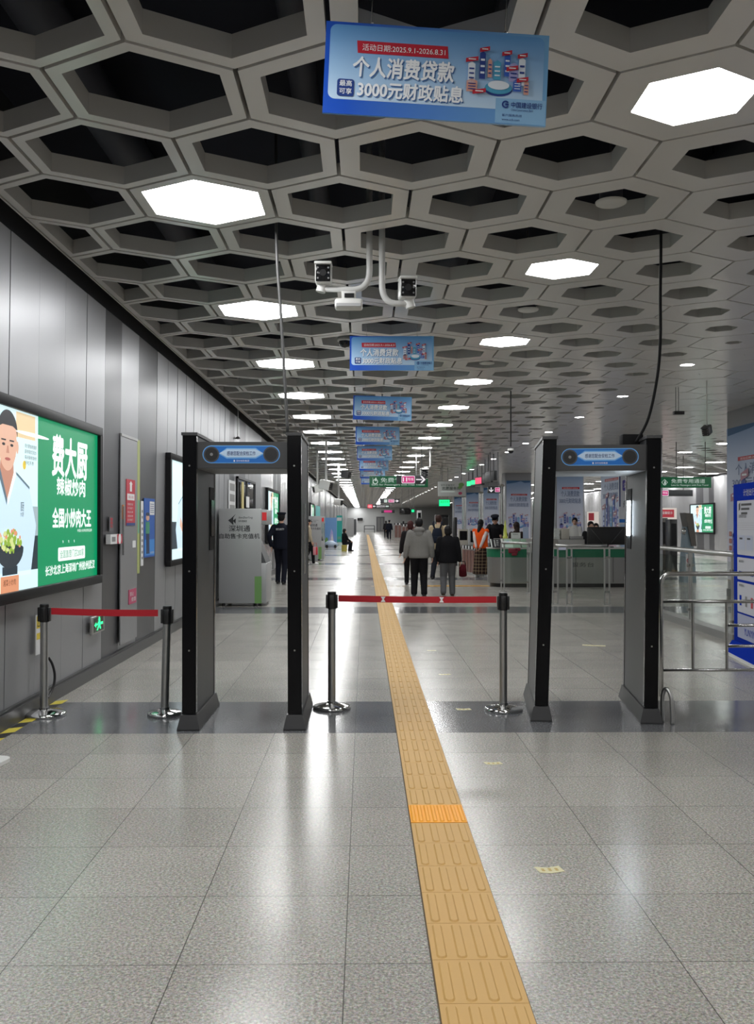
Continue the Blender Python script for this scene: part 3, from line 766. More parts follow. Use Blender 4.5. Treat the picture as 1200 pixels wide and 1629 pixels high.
def art_fire(g, w, h):
    g.poly([(w*.38, h*.74), (w*.62, h*.74), (w*.62, h*.9), (w*.7, h*.9), (w*.5, h*.97), (w*.3, h*.9), (w*.38, h*.9)], 0, PWH)
    g.rect(w*.08, h*.55, w*.92, h*.69, 0, PWH); g.text('消火栓', w*.5, h*.59, h*.06, .001, PRED, w=w*.6, align='C')
    for k in range(5): g.text(('使用方法', '打开箱门', '取出水带', '连接水枪', '打开阀门')[k], w*.14, h*(.44 - .085*k), h*.045, 0, PWH, w=w*.6)
    g.rect(0, 0, w, h*.06, 0, NAVY)
wp('fire_notice', 'red and white fire hydrant notice on the light panel between dark pilasters', 'notice', (199, 763, 213, 836), PRED, art_fire, X=WL + .0195)
def art_blue(g, w, h):
    g.rect(w*.04, h*.03, w*.96, h*.3, 0, mat('poster_sky', '#3a86cf', .4)); g.rect(w*.5, h*.72, w*.95, h*.95, .001, PWH)
    g.poly([(w*.2, h*.06), (w*.34, h*.06), (w*.36, h*.4), (w*.18, h*.4)], .001, mat('poster_dark', '#23304e', .5)); g.poly([(w*.36, h*.06), (w*.48, h*.06), (w*.47, h*.4), (w*.36, h*.4)], .001, mat('poster_dark', '#23304e', .5))
    g.rect(w*.14, h*.4, w*.5, h*.6, .001, mat('poster_green', '#3f8a6a', .5)); g.disc(w*.32, h*.67, w*.16, .001, ASKIN2, ry=h*.05); g.disc(w*.32, h*.73, w*.18, .002, mat('poster_dark', '#23304e', .5), ry=h*.03)
    for k in range(5): g.rect(w*.55, h*(.9 - .035*k), w*.9, h*(.91 - .035*k), .002, NAVY)
    g.text('文明乘车', w*.55, h*.05, h*.04, .001, PWH, w=w*.38)
ASKIN2 = mat('poster_skin', '#d6a88e', .5)
wp('poster', 'tall blue poster with a standing figure on the dark pilaster', 'poster', (229, 793, 246, 886), mat('poster_blue', '#1c56a8', .4), art_blue)
wp('notice_strip', 'narrow white notice strip left of the tall blue poster', 'notice', (224, 797, 228, 900), PWH, lambda g, w, h: [g.rect(w*.2, h*(.1 + .09*k), w*.8, h*(.14 + .09*k), 0, GREY) for k in range(9)])
wp('luminous_strip', 'tall yellow-green luminous strip at the light panel edge', 'strip', (218, 700, 222.5, 912), mat('lumi', (.36, .40, .14), .5), lambda g, w, h: g.rect(w*.2, h*.3, w*.8, h*.55, 0, mat('lumi_green', (.12, .35, .25), .5)))
wp('fire_alarm_box', 'small white box with a red alarm button on the dark pilaster', 'alarm box', (169, 850, 188, 865), PWH, lambda g, w, h: [g.rect(w*.55, 0, w, h, 0, PRED), g.rect(w*.1, h*.25, w*.4, h*.75, .001, GREY), g.disc(w*.77, h*.5, w*.12, .001, PWH)], .05)
wp('alarm_sign', 'small red vertical lettering sign above the white alarm box', 'sign', (174, 822, 180, 845), mat('pil', (.12, .12, .13), .4), lambda g, w, h: [g.text(c, w*.15, h*(.72 - .24*k), h*.2, .001, PRED, w=w*.7, bold=.02) for k, c in enumerate('警报处')])
wp('notice', 'pink square notice low on the light panel', 'notice', (203, 937, 215, 960), mat('notice_pink', '#b24768', .5), lambda g, w, h: [g.text('禁止', w*.12, h*.55, h*.28, .001, PWH, w=w*.5), g.text('倚靠', w*.3, h*.15, h*.3, .001, PWH, w=w*.6)], X=WL + .0195)
wp('notice', 'tiny white label below the fire hydrant notice', 'notice', (209, 860, 214, 871), PWH, X=WL + .0195)
wp('orange_tag', 'thin orange tag left of the fire hydrant notice', 'tag', (193, 803, 195.5, 826), mat('orange', (.6, .2, .05), .5), X=WL + .0195)
wp('warning_label', 'white and yellow warning label low on the wall behind the belt post', 'label', (57, 978, 65, 1041), PWH, lambda g, w, h: [g.rect(w*.08, h*.66, w*.92, h*.97, 0, mat('warn_yellow', (.72, .55, .04), .5)), g.poly([(w*.2, h*.7), (w*.8, h*.7), (w*.5, h*.93)], .001, INK), g.poly([(w*.32, h*.725), (w*.68, h*.725), (w*.5, h*.88)], .002, mat('warn_yellow', (.72, .55, .04), .5)), g.rect(w*.08, h*.38, w*.92, h*.54, 0, mat('warn_yellow', (.72, .55, .04), .5))])
# hydrant door frame on the light panel
(ya, _), (yb, _) = WP(191, 800), WP(217.3, 800)
z0, z1 = .2, WP(205, 698)[1]
mb = MB(); x = WL + .006
mb.box((x, ya, z0), (x + .012, yb, z1), WALLM); mb.box((x, ya, z1), (x + .02, yb, z1 + .03), STEELB); mb.box((x + .012, ya + .06, 1.2), (x + .03, ya + .075, 1.75), STEEL); 
tag(mb.build('hydrant_door'), 'tall flush metal hydrant door between the dark pilasters', 'cabinet door')
# emergency exit light
(ya, za), (yb, zb) = WP(143, 1006), WP(162.5, 980)
z0, z1 = WP(152, 1007)[1], WP(152, 979)[1]
EX = mat('exit_green_light', (.02, .9, .25), .4, emit=2.2); EXD = mat('exit_face', (.006, .03, .012), .25)
t = thing('exit_light', 'small lit green exit sign low on the left wall under the red belt', 'exit sign', (WL + .006, (ya+yb)/2, z0))
w, h = yb - ya, z1 - z0
b = MB(); b.box((0, -w/2, 0), (.03, w/2, h), STEELB, .006); b.build('frame', t)
g = MB(frame((.031, -w/2, 0), (0, 1, 0), (0, 0, 1))); g.rect(w*.1, h*.1, w*.9, h*.9, 0, EXD)
g.disc(w*.54, h*.74, w*.07, .001, EX); g.poly([(w*.42, h*.63), (w*.62, h*.66), (w*.62, h*.45), (w*.46, h*.42)], .001, EX); g.poly([(w*.46, h*.45), (w*.58, h*.45), (w*.42, h*.18), (w*.33, h*.18)], .001, EX); g.poly([(w*.52, h*.45), (w*.62, h*.45), (w*.68, h*.2), (w*.6, h*.2)], .001, EX)
g.poly([(w*.14, h*.5), (w*.28, h*.66), (w*.28, h*.56), (w*.42, h*.56), (w*.42, h*.46), (w*.28, h*.46), (w*.28, h*.34)], .001, EX); g.poly([(w*.64, h*.58), (w*.84, h*.58), (w*.84, h*.44), (w*.64, h*.44)], .001, EX)
g.build('lit_face', t)
# dark window bay behind the ticket machine
t = MB()
y0, y1, z0, z1 = 19.75, 22.9, 1.1, 2.55
t.box((WL + .004, y0, z0), (WL + .02, y1, z1), mat('window_glass_dark', (.03, .03, .035), .06)); 
for a in (y0, (y0+y1)/2, y1 - .05): t.box((WL + .004, a, z0), (WL + .05, a + .05, z1), DARKG)
for a in (z0, z1 - .05): t.box((WL + .004, y0, a), (WL + .05, y1, a + .05), DARKG)
structure(t, 'window_1', 'dark glazed window bay above the nearer ticket machine', 'window')
mb = MB(); mb.box((WL + .05, 20.2, 1.15), (WL + .07, 20.5, 2.45), mat('paper_yellow', (.55, .47, .2), .5)); mb.box((WL + .05, 20.9, 1.45), (WL + .068, 22.2, 1.8), mat('paper_pink', (.4, .2, .25), .5)); mb.box((WL + .05, 21.0, 1.9), (WL + .066, 21.5, 2.15), PWH)
tag(mb.build('window_notice'), 'faded yellow, white and pink papers on the dark window', 'notice')
mb = MB(); mb.box((WL + .005, 18.6, 1.5), (WL + .02, 19.5, 2.42), PWH)
for k in range(4): mb.box((WL + .02, 18.7, 1.55 + .22*k), (WL + .022, 19.4, 1.7 + .22*k), GREY if k else INK)
tag(mb.build('notice_board'), 'white column of small notices left of the dark window', 'notice board')
# ================================================================== HANGING BANK BANNERS
BW, BH = 1.0, .41
BANG = grad_mat('banner_field', '#4f8fd0', '#a9cdee', 'X', -.5, .5, .45)
BSKY = grad_mat('banner_panel', '#cfe4f7', '#5b9ad8', 'Z', -.2, .2, .4, mid=(.45, '#a3c8ec'))
BDEEP = grad_mat('banner_edge', '#1250c0', '#74aede', 'X', -.4, .5, .4)
BREDM = mat('banner_red', '#c02338', .45); BLET = mat('banner_lettering', '#f4f7fb', .4); BSHD = mat('banner_letter_shadow', '#3f6ba8', .5); BNAVY = mat('banner_navy', '#173a86', .5)
def city(g, cx, cy, s, e, RD=BREDM, cool=False):
    """the printed toy city: towers, round plaza and red flags"""
    W1 = mat('print_white', '#e6eef8', .5); B1 = mat('print_blue', '#2f5fc0', .5); B2 = mat('print_teal', '#4aa3c8', .5); P1 = mat('print_peach', '#d99f90', .5); D1 = mat('print_indigo', '#27408f', .5); V1 = mat('print_lilac', '#a9a6d8', .5)
    if cool: W1 = mat('print_ice', '#bccaea', .5); P1 = mat('print_violet', '#8a86c4', .5); B2 = mat('print_sea', '#6fa6d4', .5); D1 = mat('print_deep', '#4658a8', .5)
    q = lambda a: a*s
    g.disc(cx + q(.05), cy - q(.32), q(.34), e, D1, ry=q(.16)); g.disc(cx + q(.05), cy - q(.28), q(.33), e*2, B2, ry=q(.15)); g.disc(cx + q(.05), cy - q(.22), q(.26), e*3, W1, ry=q(.11))
    for (x, y, w, h, m1) in ((-.62, -.2, .17, .45, W1), (-.36, -.1, .14, .62, D1), (-.18, -.05, .1, .4, P1), (.0, -.1, .18, .42, B2), (.24, .0, .14, .5, B1), (.4, -.12, .22, .4, V1), (.6, -.2, .16, .62, W1), (.5, -.35, .2, .25, B1), (-.6, -.42, .26, .26, P1), (.72, -.42, .12, .3, P1)):
        g.poly([(cx + q(x - w/2), cy + q(y)), (cx + q(x + w/2), cy + q(y)), (cx + q(x + w/2), cy + q(y + h)), (cx + q(x), cy + q(y + h + .06)), (cx + q(x - w/2), cy + q(y + h))], e*4, m1)
        for k in range(3): g.rect(cx + q(x - w*.35), cy + q(y + h*(.2 + .25*k)), cx + q(x + w*.35), cy + q(y + h*(.28 + .25*k)), e*5, D1 if m1 in (W1, P1, V1) else W1)
    for (x, y, w) in ((-.62, .3, .3), (-.32, .56, .24), (.22, .5, .24), (.6, .46, .24), (.36, .14, .28), (.62, -.12, .28), (-.42, -.46, .32)):
        g.poly([(cx + q(x - w/2), cy + q(y - .03)), (cx + q(x + w/2), cy + q(y + .03)), (cx + q(x + w/2), cy + q(y + .13)), (cx + q(x - w/2), cy + q(y + .07))], e*6, RD)
        g.rect(cx + q(x - w*.3), cy + q(y + .035), cx + q(x + w*.3), cy + q(y + .06), e*7, BLET)
def bank_logo(g, x, y, r, e, mt):
    g.ring(x, y, r, r*.42, e, mt, 35, 325, 24); g.poly([(x - r*.1, y + r*.28), (x + r*.8, y + r*.28), (x + r*.8, y - r*.28), (x - r*.1, y - r*.28)], e, mt)
def bank_banner_mesh():
    t = bpy.data.objects.new('hanging_banner', None); COL.objects.link(t)
    b = MB(); b.box((-BW/2, -.006, -BH/2), (BW/2, .006, BH/2), BANG); b.build('board', t)
    def face(M):
        g = MB(M); e = .0008
        g.rect(-BW/2, -BH/2, BW/2, BH/2, 0, BDEEP)
        g.rrect(-BW/2 + .02, -BH/2 + .065, BW/2 - .02, BH/2 - .012, .03, e, BSKY)
        g.rect(.27, -BH/2 + .004, BW/2 - .004, -BH/2 + .115, e*1.5, mat('banner_corner', '#8bbce4', .45))
        g.poly([(-.36, .125), (.045, .125), (.05, .07), (-.355, .07)], e*3, BREDM)
        g.text('活动日期:2025.9.1-2026.8.31', -.335, .082, .03, e*4, BLET, w=.37)
        for dx, dz, mt, l in ((.004, -.005, BSHD, 4), (0, 0, BLET, 5)):
            g.text('个人消费贷款', -.375 + dx, -.035 + dz, .088, e*l, mt, w=.45, bold=.03, shear=.05)
            g.text('3000元财政贴息', -.35 + dx, -.125 + dz, .072, e*l, mt, w=.47, bold=.03, shear=.05)
        g.rrect(-.44, -.127, -.365, -.05, .012, e*4, BNAVY)
        g.text('最高', -.402, -.082, .026, e*5, BLET, w=.055, align='C', bold=.01); g.text('可享', -.402, -.117, .026, e*5, BLET, w=.055, align='C', bold=.01)
        city(g, .27, .005, .185, e*3)
        bank_logo(g, .315, -.118, .017, e*5, BNAVY)
        g.text('中国建设银行', .34, -.131, .026, e*5, BNAVY, w=.14, bold=.012)
        g.text('China Construction Bank', .34, -.145, .010, e*5, BNAVY, w=.1)
        g.text('客户服务热线', .3, -.172, .012, e*5, BNAVY, w=.09); g.text('www.ccb.com', .3, -.19, .010, e*5, BNAVY, w=.08)
        return g
    face(frame((0, -.0068, 0), (1, 0, 0), (0, 0, 1))).build('printed_face', t)
    face(frame((0, .0068, 0), (-1, 0, 0), (0, 0, 1))).build('printed_face', t)
    for x in (-.3, .3):
        w = MB(); w.cyl((x, 0, BH/2 - .02), (x, 0, 5.0 - 3.50), .0022, STEEL, n=6); w.cyl((x - .006, 0, BH/2 - .012), (x + .006, 0, BH/2 + .008), .006, STEEL, n=8); w.build('wire', t)
    return t
bp0 = bank_banner_mesh()
BL = ['large blue and white bank loan banner hanging nearest, at the top of the photo', 'second blue and white bank banner, hanging behind the camera cluster', 'third hanging bank banner from the camera', 'fourth hanging bank banner from the camera, just below the third', 'fifth hanging bank banner from the camera, partly behind the fourth',
      'sixth hanging bank banner, above the green lane sign', 'seventh hanging bank banner, far down the hall', 'eighth hanging bank banner, far down the hall']
spots = [((517, 37), (875, 53), (514, 186), (872, 199)), ((557, 533.5), (691, 534), (556, 590), (690, 591)), ((562, 629), (655.5, 631), (562, 668), (655, 670))]
for k in range(8):
    if k < 3:
        a, b_, c, d = spots[k]; cxp, cyp = (a[0]+b_[0]+c[0]+d[0])/4, (a[1]+b_[1]+c[1]+d[1])/4
        wpx = math.hypot(b_[0]-a[0], b_[1]-a[1]); Y = F*BW/wpx; roll = math.atan2(b_[1]-a[1], b_[0]-a[0])
    else:
        Y = (20.9, 26.2, 31.5, 37, 43)[k-3]; cxp = (601, 596, 595, 593, 592)[k-3]; cyp = None; roll = 0
    p = at_y(cxp, cyp if cyp else 700, Y)
    if k >= 3: p.z = 3.52
    rot = (0, roll, (0.03, -.03, .05, .12, -.1, .1, 0, .1)[k])
    o = bp0 if k == 0 else dup(bp0)
    o.location = p; o.rotation_euler = rot; tag(o, BL[k], 'banner', 'bank banners hanging from the ceiling')

# ================================================================== CAMERAS AND PIPES
PIPEW = mat('pipe_white', (.66, .66, .65), .4)
def camera_head(t, c, s, dirv, mt=WHITE):
    """box camera facing dirv"""
    d = Vector(dirv).normalized(); rt = d.cross(Vector((0,0,1))).normalized(); up = rt.cross(d)
    M = Matrix((rt, d, up)).transposed().to_4x4(); M.translation = c
    b = MB(M); b.box((-s*.5, -s*.9, -s*.62), (s*.5, s*.75, s*.62), mt, s*.16); b.box((-s*.53, -s*.6, s*.5), (s*.53, s*.95, s*.68), mt, s*.06); bo = b.build('camera_body', t)
    f = MB(M); f.box((-s*.44, s*.72, -s*.52), (s*.44, s*.79, s*.48), BLACKG, s*.1); f.cyl((0, s*.78, 0), (0, s*.84, 0), s*.2, BLACK, n=18)
    for a in (-1, 1):
        for z in (-.32, 0, .3): f.cyl((a*s*.32, s*.78, z*s), (a*s*.32, s*.81, z*s), s*.06, GREY, n=8)
    f.build('lens_face', bo)
Yp = 7.65
def pipe_camera(label, top, bend, end, cam_px, dirv, Y=Yp):
    p0 = at_y(*top, Y); p0.z = 4.95
    P = [p0, at_y(*bend[0], Y), at_y(*bend[1], Y), at_y(*bend[2], Y), at_y(*end, Y)]
    t = thing('security_camera', label, 'security camera', P[0], 'ceiling pipe cameras')
    L = [p - P[0] for p in P]; pts = [L[0]]
    # rounded corner
    a, b, c = L[1], L[2], L[3]
    for k in range(9):
        u = k/8; pts.append(a*(1-u)**2 + b*2*u*(1-u) + c*u*u)
    pts.append(L[4])
    m_ = MB(); m_.tube(pts, .026, PIPEW, 14); m_.build('pipe', t)
    cp = at_y(*cam_px, Y); m_ = MB(); m_.cyl(L[4] - Vector((0,0,.03)), cp - P[0] - Vector((0,0,.04)), .04, WHITE, n=14); m_.build('mount', t)
    camera_head(t, cp - P[0], .135, dirv)
    return t
pipe_camera('white box camera left of the two pipes, under the ceiling', (588, 385), ((588, 430), (588, 461), (560, 461)), (510, 459), (515, 437), (.0, -1, -.1))
pipe_camera('white box camera right of the two pipes, under the ceiling', (608, 385), ((608, 452), (608, 483), (632, 483)), (654, 484), (648, 460), (.05, -1, -.1), 7.6)
t = thing('sensor_unit', 'flat white sensor box hanging below the left pipe camera', 'sensor', at_y(555, 462, Yp))
b = MB(); z = at_y(555, 484, Yp).z - at_y(555, 462, Yp).z
b.box((-.115, -.06, z - .04), (.115, .08, z + .04), WHITE, .02); b.build('housing', t)
b = MB(); b.box((-.06, -.02, z + .035), (.06, .03, .012), WHITE, .006); b.box((-.035, -.03, z + .05), (.045, -.015, -.03), BLACK); b.build('bracket', t)
b = MB(); b.box((-.1, -.068, z - .03), (.1, -.058, z - .005), mat('sensor_grey', (.45, .45, .46), .3)); b.build('lens_strip', t)
def drop_camera(label, x, ytop, ybot, Y, dirv, s=.13, mt=WHITE, rod=.02, rodmt=PIPEW, arm=0.0, dome=False, ds=1.0):
    p = at_y(x, ybot, Y); t = thing('security_camera', label, 'security camera', p, 'rod mounted cameras')
    b = MB(); b.tube([(-arm, 0, 4.95 - p.z), (-arm, 0, s*.9), (0, 0, s*.8)] if arm else [(0, 0, 4.95 - p.z), (0, 0, s*.55)], rod, rodmt, 10); b.build('rod', t)
    if dome:
        b = MB(); b.lathe([(.001, .07*ds), (.09*ds, .06*ds), (.1*ds, .02*ds), (.1*ds, 0), (.001, -.0)], (0,0,0), mt, 20); b.build('housing', t)
        b = MB(); b.lathe([(.08*ds, 0), (.075*ds, -.04*ds), (.05*ds, -.07*ds), (.001, -.085*ds)], (0,0,0), BLACKG, 20); b.build('dome', t)
    else: camera_head(t, Vector((0, 0, 0)), s, dirv, mt)
    return t
drop_camera('small white dome sensor left of the second bank banner', 549, 500, 543, 11.9, (0,-1,0), dome=True, rod=.01)
drop_camera('white camera on the pale rod left of the far light row', 519, 735, 772, 27, (1, -.45, -.25), .22, rod=.035)
drop_camera('white camera on the second rod near the left wall', 505, 745, 778, 30, (-1, -.5, -.2), .18, rod=.035)
drop_camera('small camera on a rod farther along the left wall', 539, 780, 799, 38, (1, -.6, -.2), .2, rod=.04)
drop_camera('camera with a round black face beside the green lane sign', 675, 720, 754, 30, (0, -1, 0), .26, rod=.03, arm=-.2)
drop_camera('dark dome camera on a curved cable left of the right gate', 813, 690, 717, 16.5, (0,-1,0), dome=True, rod=.012, rodmt=BLACK, ds=.6)
drop_camera('black and white camera on a long rod by the poster column', 1125, 560, 685, 15.3, (-.8, -1, -.5), .12, DARKG, rod=.008)
t = thing('ceiling_bracket', 'small black twin bracket hanging under the ceiling right of the right gate', 'bracket', at_y(1080, 657, 16.0))
b = MB(); b.box((-.09, -.05, -.03), (.09, .05, .03), BLACK, .008); b.build('box', t)
for x in (-.05, .0): b = MB(); b.cyl((x, 0, .02), (x, 0, 4.9 - t.location.z), .005, BLACK, n=8); b.build('rod', t)
drop_camera('small dark camera under the left light row', 551, 748, 755, 33, (1, -.6, -.2), .2, DARKG, rod=.015)
t = thing('hanging_rod', 'thin rod with a small dome above the left gate near the wall', 'rod', at_x(378.5, 698, WL + .06))
b = MB(); b.cyl((0,0,0), (0,0,4.95 - t.location.z), .012, STEELB, n=10); b.build('rod', t)
b = MB(); b.lathe([(.012, .05), (.05, .02), (.055, 0), (.001, -.01)], (0,0,0), DARKG, 16); b.build('dome', t)
# ================================================================== TICKET MACHINES
MACH = mat('machine_grey', (.36, .365, .37), .4, .1, var=.04, bscale=2); MACHD = mat('machine_dark', (.07, .075, .08), .35); SGRN = mat('machine_green', (.16, .33, .10), .5)
def ticket_machine(px0, px1, ytop, ybot, L, label, rich=True):
    a = on_z(px0, ybot); Y = a.y; b_ = at_y(px1, ybot, Y); H = at_y(px0, ytop, Y).z; W = b_.x - a.x
    t = thing('ticket_machine', label, 'ticket machine', (a.x, Y, 0), 'self service card machines')
    b = MB(); b.box((0, 0, .06), (W, .05, H), MACH, .008); bo = b.build('end_panel', t)
    b = MB(); b.box((W - .12, -.003, .06), (W + .004, .054, .06 + .5), SGRN); b.build('green_corner', t)
    b = MB(); b.box((.03, .05, .06), (W - .10, L, H), MACH, .01)
    b.build('cabinet', t)
    b = MB(); b.box((W - .12, .05, H - .30), (W + .10, L, H - .02), MACH, .006); b.build('sign_header', t)
    b = MB(); b.box((W + .012, .042, H - .22), (W + .095, .06, H - .07), mat('machine_red', '#c8262c', .4, emit=.6)); b.build('red_sign', t)
    b = MB(); b.hexa([(W - .12, .12, .8), (W + .08, .12, .8), (W + .08, L - .1, .8), (W - .12, L - .1, .8)], [(W - .12, .12, 1.2), (W - .08, .12, 1.2), (W - .08, L - .1, 1.2), (W - .12, L - .1, 1.2)], MACHD); b.build('control_panel', t)
    b = MB(); b.box((W - .11, .2, 1.22), (W - .085, L - .2, 1.48), BLACKG); b.build('screen', t)
    b = MB(); b.box((W - .12, .05, .06), (W + .09, L, .8), MACH, .006); b.build('lower_door', t)
    b = MB()
    for x in (.08, W - .12):
        for y in (.08, L - .1): b.cyl((x, y, 0), (x, y, .065), .03, BLACK, n=12)
    b.build('feet', t)
    g = MB(frame((0, -.0025, 0), (1, 0, 0), (0, 0, 1)))
    g.poly([(W*.22, H*.88), (W*.34, H*.915), (W*.345, H*.83)], 0, INK); g.poly([(W*.33, H*.875), (W*.40, H*.90), (W*.395, H*.845)], 0, INK); g.poly([(W*.29, H*.9), (W*.40, H*.945), (W*.33, H*.9)], 0, INK)
    g.text('ShenZhenTong', W*.46, H*.893, H*.025, 0, INK, w=W*.33, shear=.25); g.text('深圳通集团', W*.46, H*.862, H*.02, 0, INK, w=W*.2)
    g.text('深圳通', W*.49, H*.765, H*.062, 0, INK, w=W*.5, bold=.012, align='C'); g.text('自助售卡充值机', W*.49, H*.693, H*.052, 0, INK, w=W*.95, bold=.012, align='C')
    g.build('lettering', bo)
    return t
ticket_machine(348, 415.5, 809, 965, 1.0, 'grey card vending machine standing in the opening of the left gate')
ticket_machine(487, 511.5, 821, 892, 1.0, 'second grey card machine, farther along the left wall beyond the left gate')
# promotional boards beyond
def board(name, label, cat, x0, x1, yt, yb, d, mt, art=None):
    a = on_z(x0, yb); b_ = at_y(x1, yb, a.y); zt = at_y(x0, yt, a.y).z; w = b_.x - a.x
    mb = MB(); mb.box((0, 0, 0), (w, d, zt), mt); o = mb.build(name, loc=None); o.location = (a.x, a.y, 0); tag(o, label, cat)
    if art: g = MB(frame((0, -.004, 0), (1, 0, 0), (0, 0, 1))); art(g, w, zt); g.build('printed_face', o)
    return o
def art_sky(g, w, h):
    g.disc(w*.6, h*.35, w*.1, 0, PWH, ry=h*.2); g.poly([(w*.3, h*.1), (w*.8, h*.1), (w*.7, h*.5), (w*.55, h*.62)], .002, mat('print_lilac', '#a9a6d8', .5)); g.rect(0, 0, w, h*.09, .002, mat('print_blue', '#2f5fc0', .5)); g.disc(w*.15, h*.2, w*.14, .003, SGRN, ry=h*.12); g.poly([(w*.5, h*.2), (w*.62, h*.45), (w*.74, h*.2)], .004, PWH)
board('promotional_board', 'blue sky-coloured display board beyond the second ticket machine', 'display board', 517, 535.5, 823.5, 869.5, .8, mat('board_blue', '#6f9bd0', .4), art_sky)
board('promotional_board', 'turquoise display board beside the blue board', 'display board', 535.5, 544.5, 820, 862, .8, mat('board_teal', '#27a39a', .4), lambda g, w, h: [g.rect(w*.1, h*.8, w*.9, h*.92, 0, PWH), g.rect(w*.2, h*.1, w*.8, h*.2, 0, mat('lumi_green', (.12, .35, .25), .5))])
p = on_z(527, 872); mb = MB(Matrix.Translation(p) @ Matrix.Diagonal((.62, .7, .8, 1))); mb.loft([((0, 0, .08), .6, .3), ((0, 0, .3), .7, .36), ((-.05, 0, .42), .5, .3), ((-.1, 0, .55), .25, .22)], mat('cart_blue', (.42, .5, .62), .3), 20)
for x in (-.4, .4): mb.cyl((x, -.34, .13), (x, .34, .13), .13, BLACK, n=14)
tag(mb.build('toy_car'), 'low pale blue toy car standing before the blue board', 'toy car')
board('display_cabinet', 'pale grey machine far along the left wall', 'cabinet', 552, 563, 824, 853, 1.2, MACH)
board('display_cabinet', 'dark slim stand near the far end of the left wall', 'cabinet', 563, 567, 826, 850, .6, MACHD)
# curved display wall panels (pink, cyan)
wall_plate('wall_poster', 'pink poster on the left wall above the second ticket machine', 'poster', 40, 43, 1.6, 2.5, mat('poster_pink', '#c9a6bd', .4))
wall_plate('wall_poster', 'turquoise poster on the left wall past the pink one', 'poster', 52, 57, 1.5, 2.5, mat('poster_teal', '#5bb5b5', .4))

# ================================================================== OVERHEAD SIGNS
SGREEN = mat('sign_green', '#1a7248', .45, emit=.3); SDARK = mat('sign_dark', (.05, .055, .06), .4); MAG = mat('sign_magenta', '#c2307a', .4, emit=.9); SWH = mat('sign_white_lit', '#f4eef2', .4, emit=.85); SGW = mat('sign_pale_green', '#d5e6dc', .45, emit=.6)
def hang_sign(name, label, x0, x1, yt, yb, Y, mt, art=None, rods=(.2, .8), d=.12, rot=0.0, rodmt=DG):
    a = at_y(x0, yt, Y); b_ = at_y(x1, yb, Y); w, h = b_.x - a.x, a.z - b_.z
    t = thing(name, label, 'sign', (a.x + w/2, Y, b_.z), 'hanging direction signs', rot)
    mb = MB(); mb.box((-w/2, -d/2, 0), (w/2, d/2, h), mt, .01); o = mb.build('sign_box', t)
    for r in rods:
        mb = MB(); mb.cyl((-w/2 + w*r, 0, h - .01), (-w/2 + w*r, 0, 4.95 - b_.z), .014, rodmt, n=8); mb.build('rod', t)
    if art:
        g = MB(frame((-w/2, -d/2 - .004, 0), (1, 0, 0), (0, 0, 1))); art(g, w, h); g.build('lettering', t)
    return t
def lane(g, w, h):
    g.rect(w*.055, h*.2, w*.06, h*.85, 0, SGW); g.ring(w*.10, h*.5, h*.24, h*.07, 0, SGW); g.poly([(w*.09, h*.55), (w*.12, h*.55), (w*.12, h*.85), (w*.1, h*.85)], 0, SGW)
    g.text('免费专用通道', w*.19, h*.42, h*.44, 0, SGW, w=w*.72); g.text('Lane for Passengers with Free Travel', w*.04, h*.1, h*.2, 0, SGW, w=w*.9)
hang_sign('lane_sign', 'long green lane sign over the middle of the hall', 588, 681, 757.5, 775, 33, SGREEN, lane)
def line11(g, w, h):
    g.rrect(w*.17, h*.06, w*.62, h*.94, h*.12, 0, SWH); g.rrect(w*.185, h*.13, w*.605, h*.87, h*.09, .003, MAG); g.text('11', w*.22, h*.28, h*.44, .006, SWH, w=w*.13, bold=.03); g.text('号线', w*.38, h*.38, h*.32, .006, SWH, w=w*.19)
    g.rect(w*.66, h*.44, w*.86, h*.56, 0, SWH); g.poly([(w*.8, h*.9), (w*.86, h*.9), (w*.98, h*.5), (w*.86, h*.1), (w*.8, h*.1), (w*.9, h*.5)], 0, SWH)
hang_sign('line_sign', 'dark sign with a magenta 11 and white arrow before the green lane sign', 631, 678, 756, 770, 28, SDARK, line11, (.15, .85))
def lane2(g, w, h):
    g.ring(w*.115, h*.5, h*.3, h*.05, 0, SGW, n=4); g.rect(w*.085, h*.25, w*.145, h*.3, 0, SGW); g.poly([(w*.1, h*.35), (w*.14, h*.35), (w*.13, h*.7), (w*.12, h*.7)], 0, SGW)
    g.text('免费专用通道', w*.24, h*.42, h*.4, 0, SGW, w=w*.64); g.text('Lane for Passengers with Free Travel', w*.24, h*.12, h*.2, 0, SGW, w=w*.7)
hang_sign('lane_sign', 'green lane sign to the right of the right gate', 1047, 1131, 759, 776, 27, SGREEN, lane2, (.35, .9))
hang_sign('line_sign', 'dark sign with a magenta 11 under the right green lane sign', 1030, 1102, 779.5, 789.5, 33, SDARK, lambda g, w, h: [g.rrect(w*.2, h*.05, w*.46, h*.95, h*.1, 0, SWH), g.rrect(w*.21, h*.13, w*.45, h*.87, h*.08, .003, MAG), g.text('11', w*.23, h*.25, h*.5, .006, SWH, w=w*.08, bold=.03), g.text('号线', w*.33, h*.35, h*.35, .006, SWH, w=w*.1)])
def down11(g, w, h):
    g.rect(w*.22, h*.3, w*.28, h*.85, 0, SWH); g.poly([(w*.06, h*.5), (w*.12, h*.55), (w*.25, h*.3), (w*.38, h*.55), (w*.44, h*.5), (w*.25, h*.12)], 0, SWH)
    g.rrect(w*.54, h*.15, w*.92, h*.85, h*.08, 0, SWH); g.rrect(w*.56, h*.2, w*.9, h*.8, h*.06, .003, MAG); g.text('11号线', w*.58, h*.35, h*.3, .006, SWH, w=w*.3)
hang_sign('line_sign', 'dark sign with a white down arrow over the counter', 776, 797, 774, 784.5, 31, SDARK, down11)
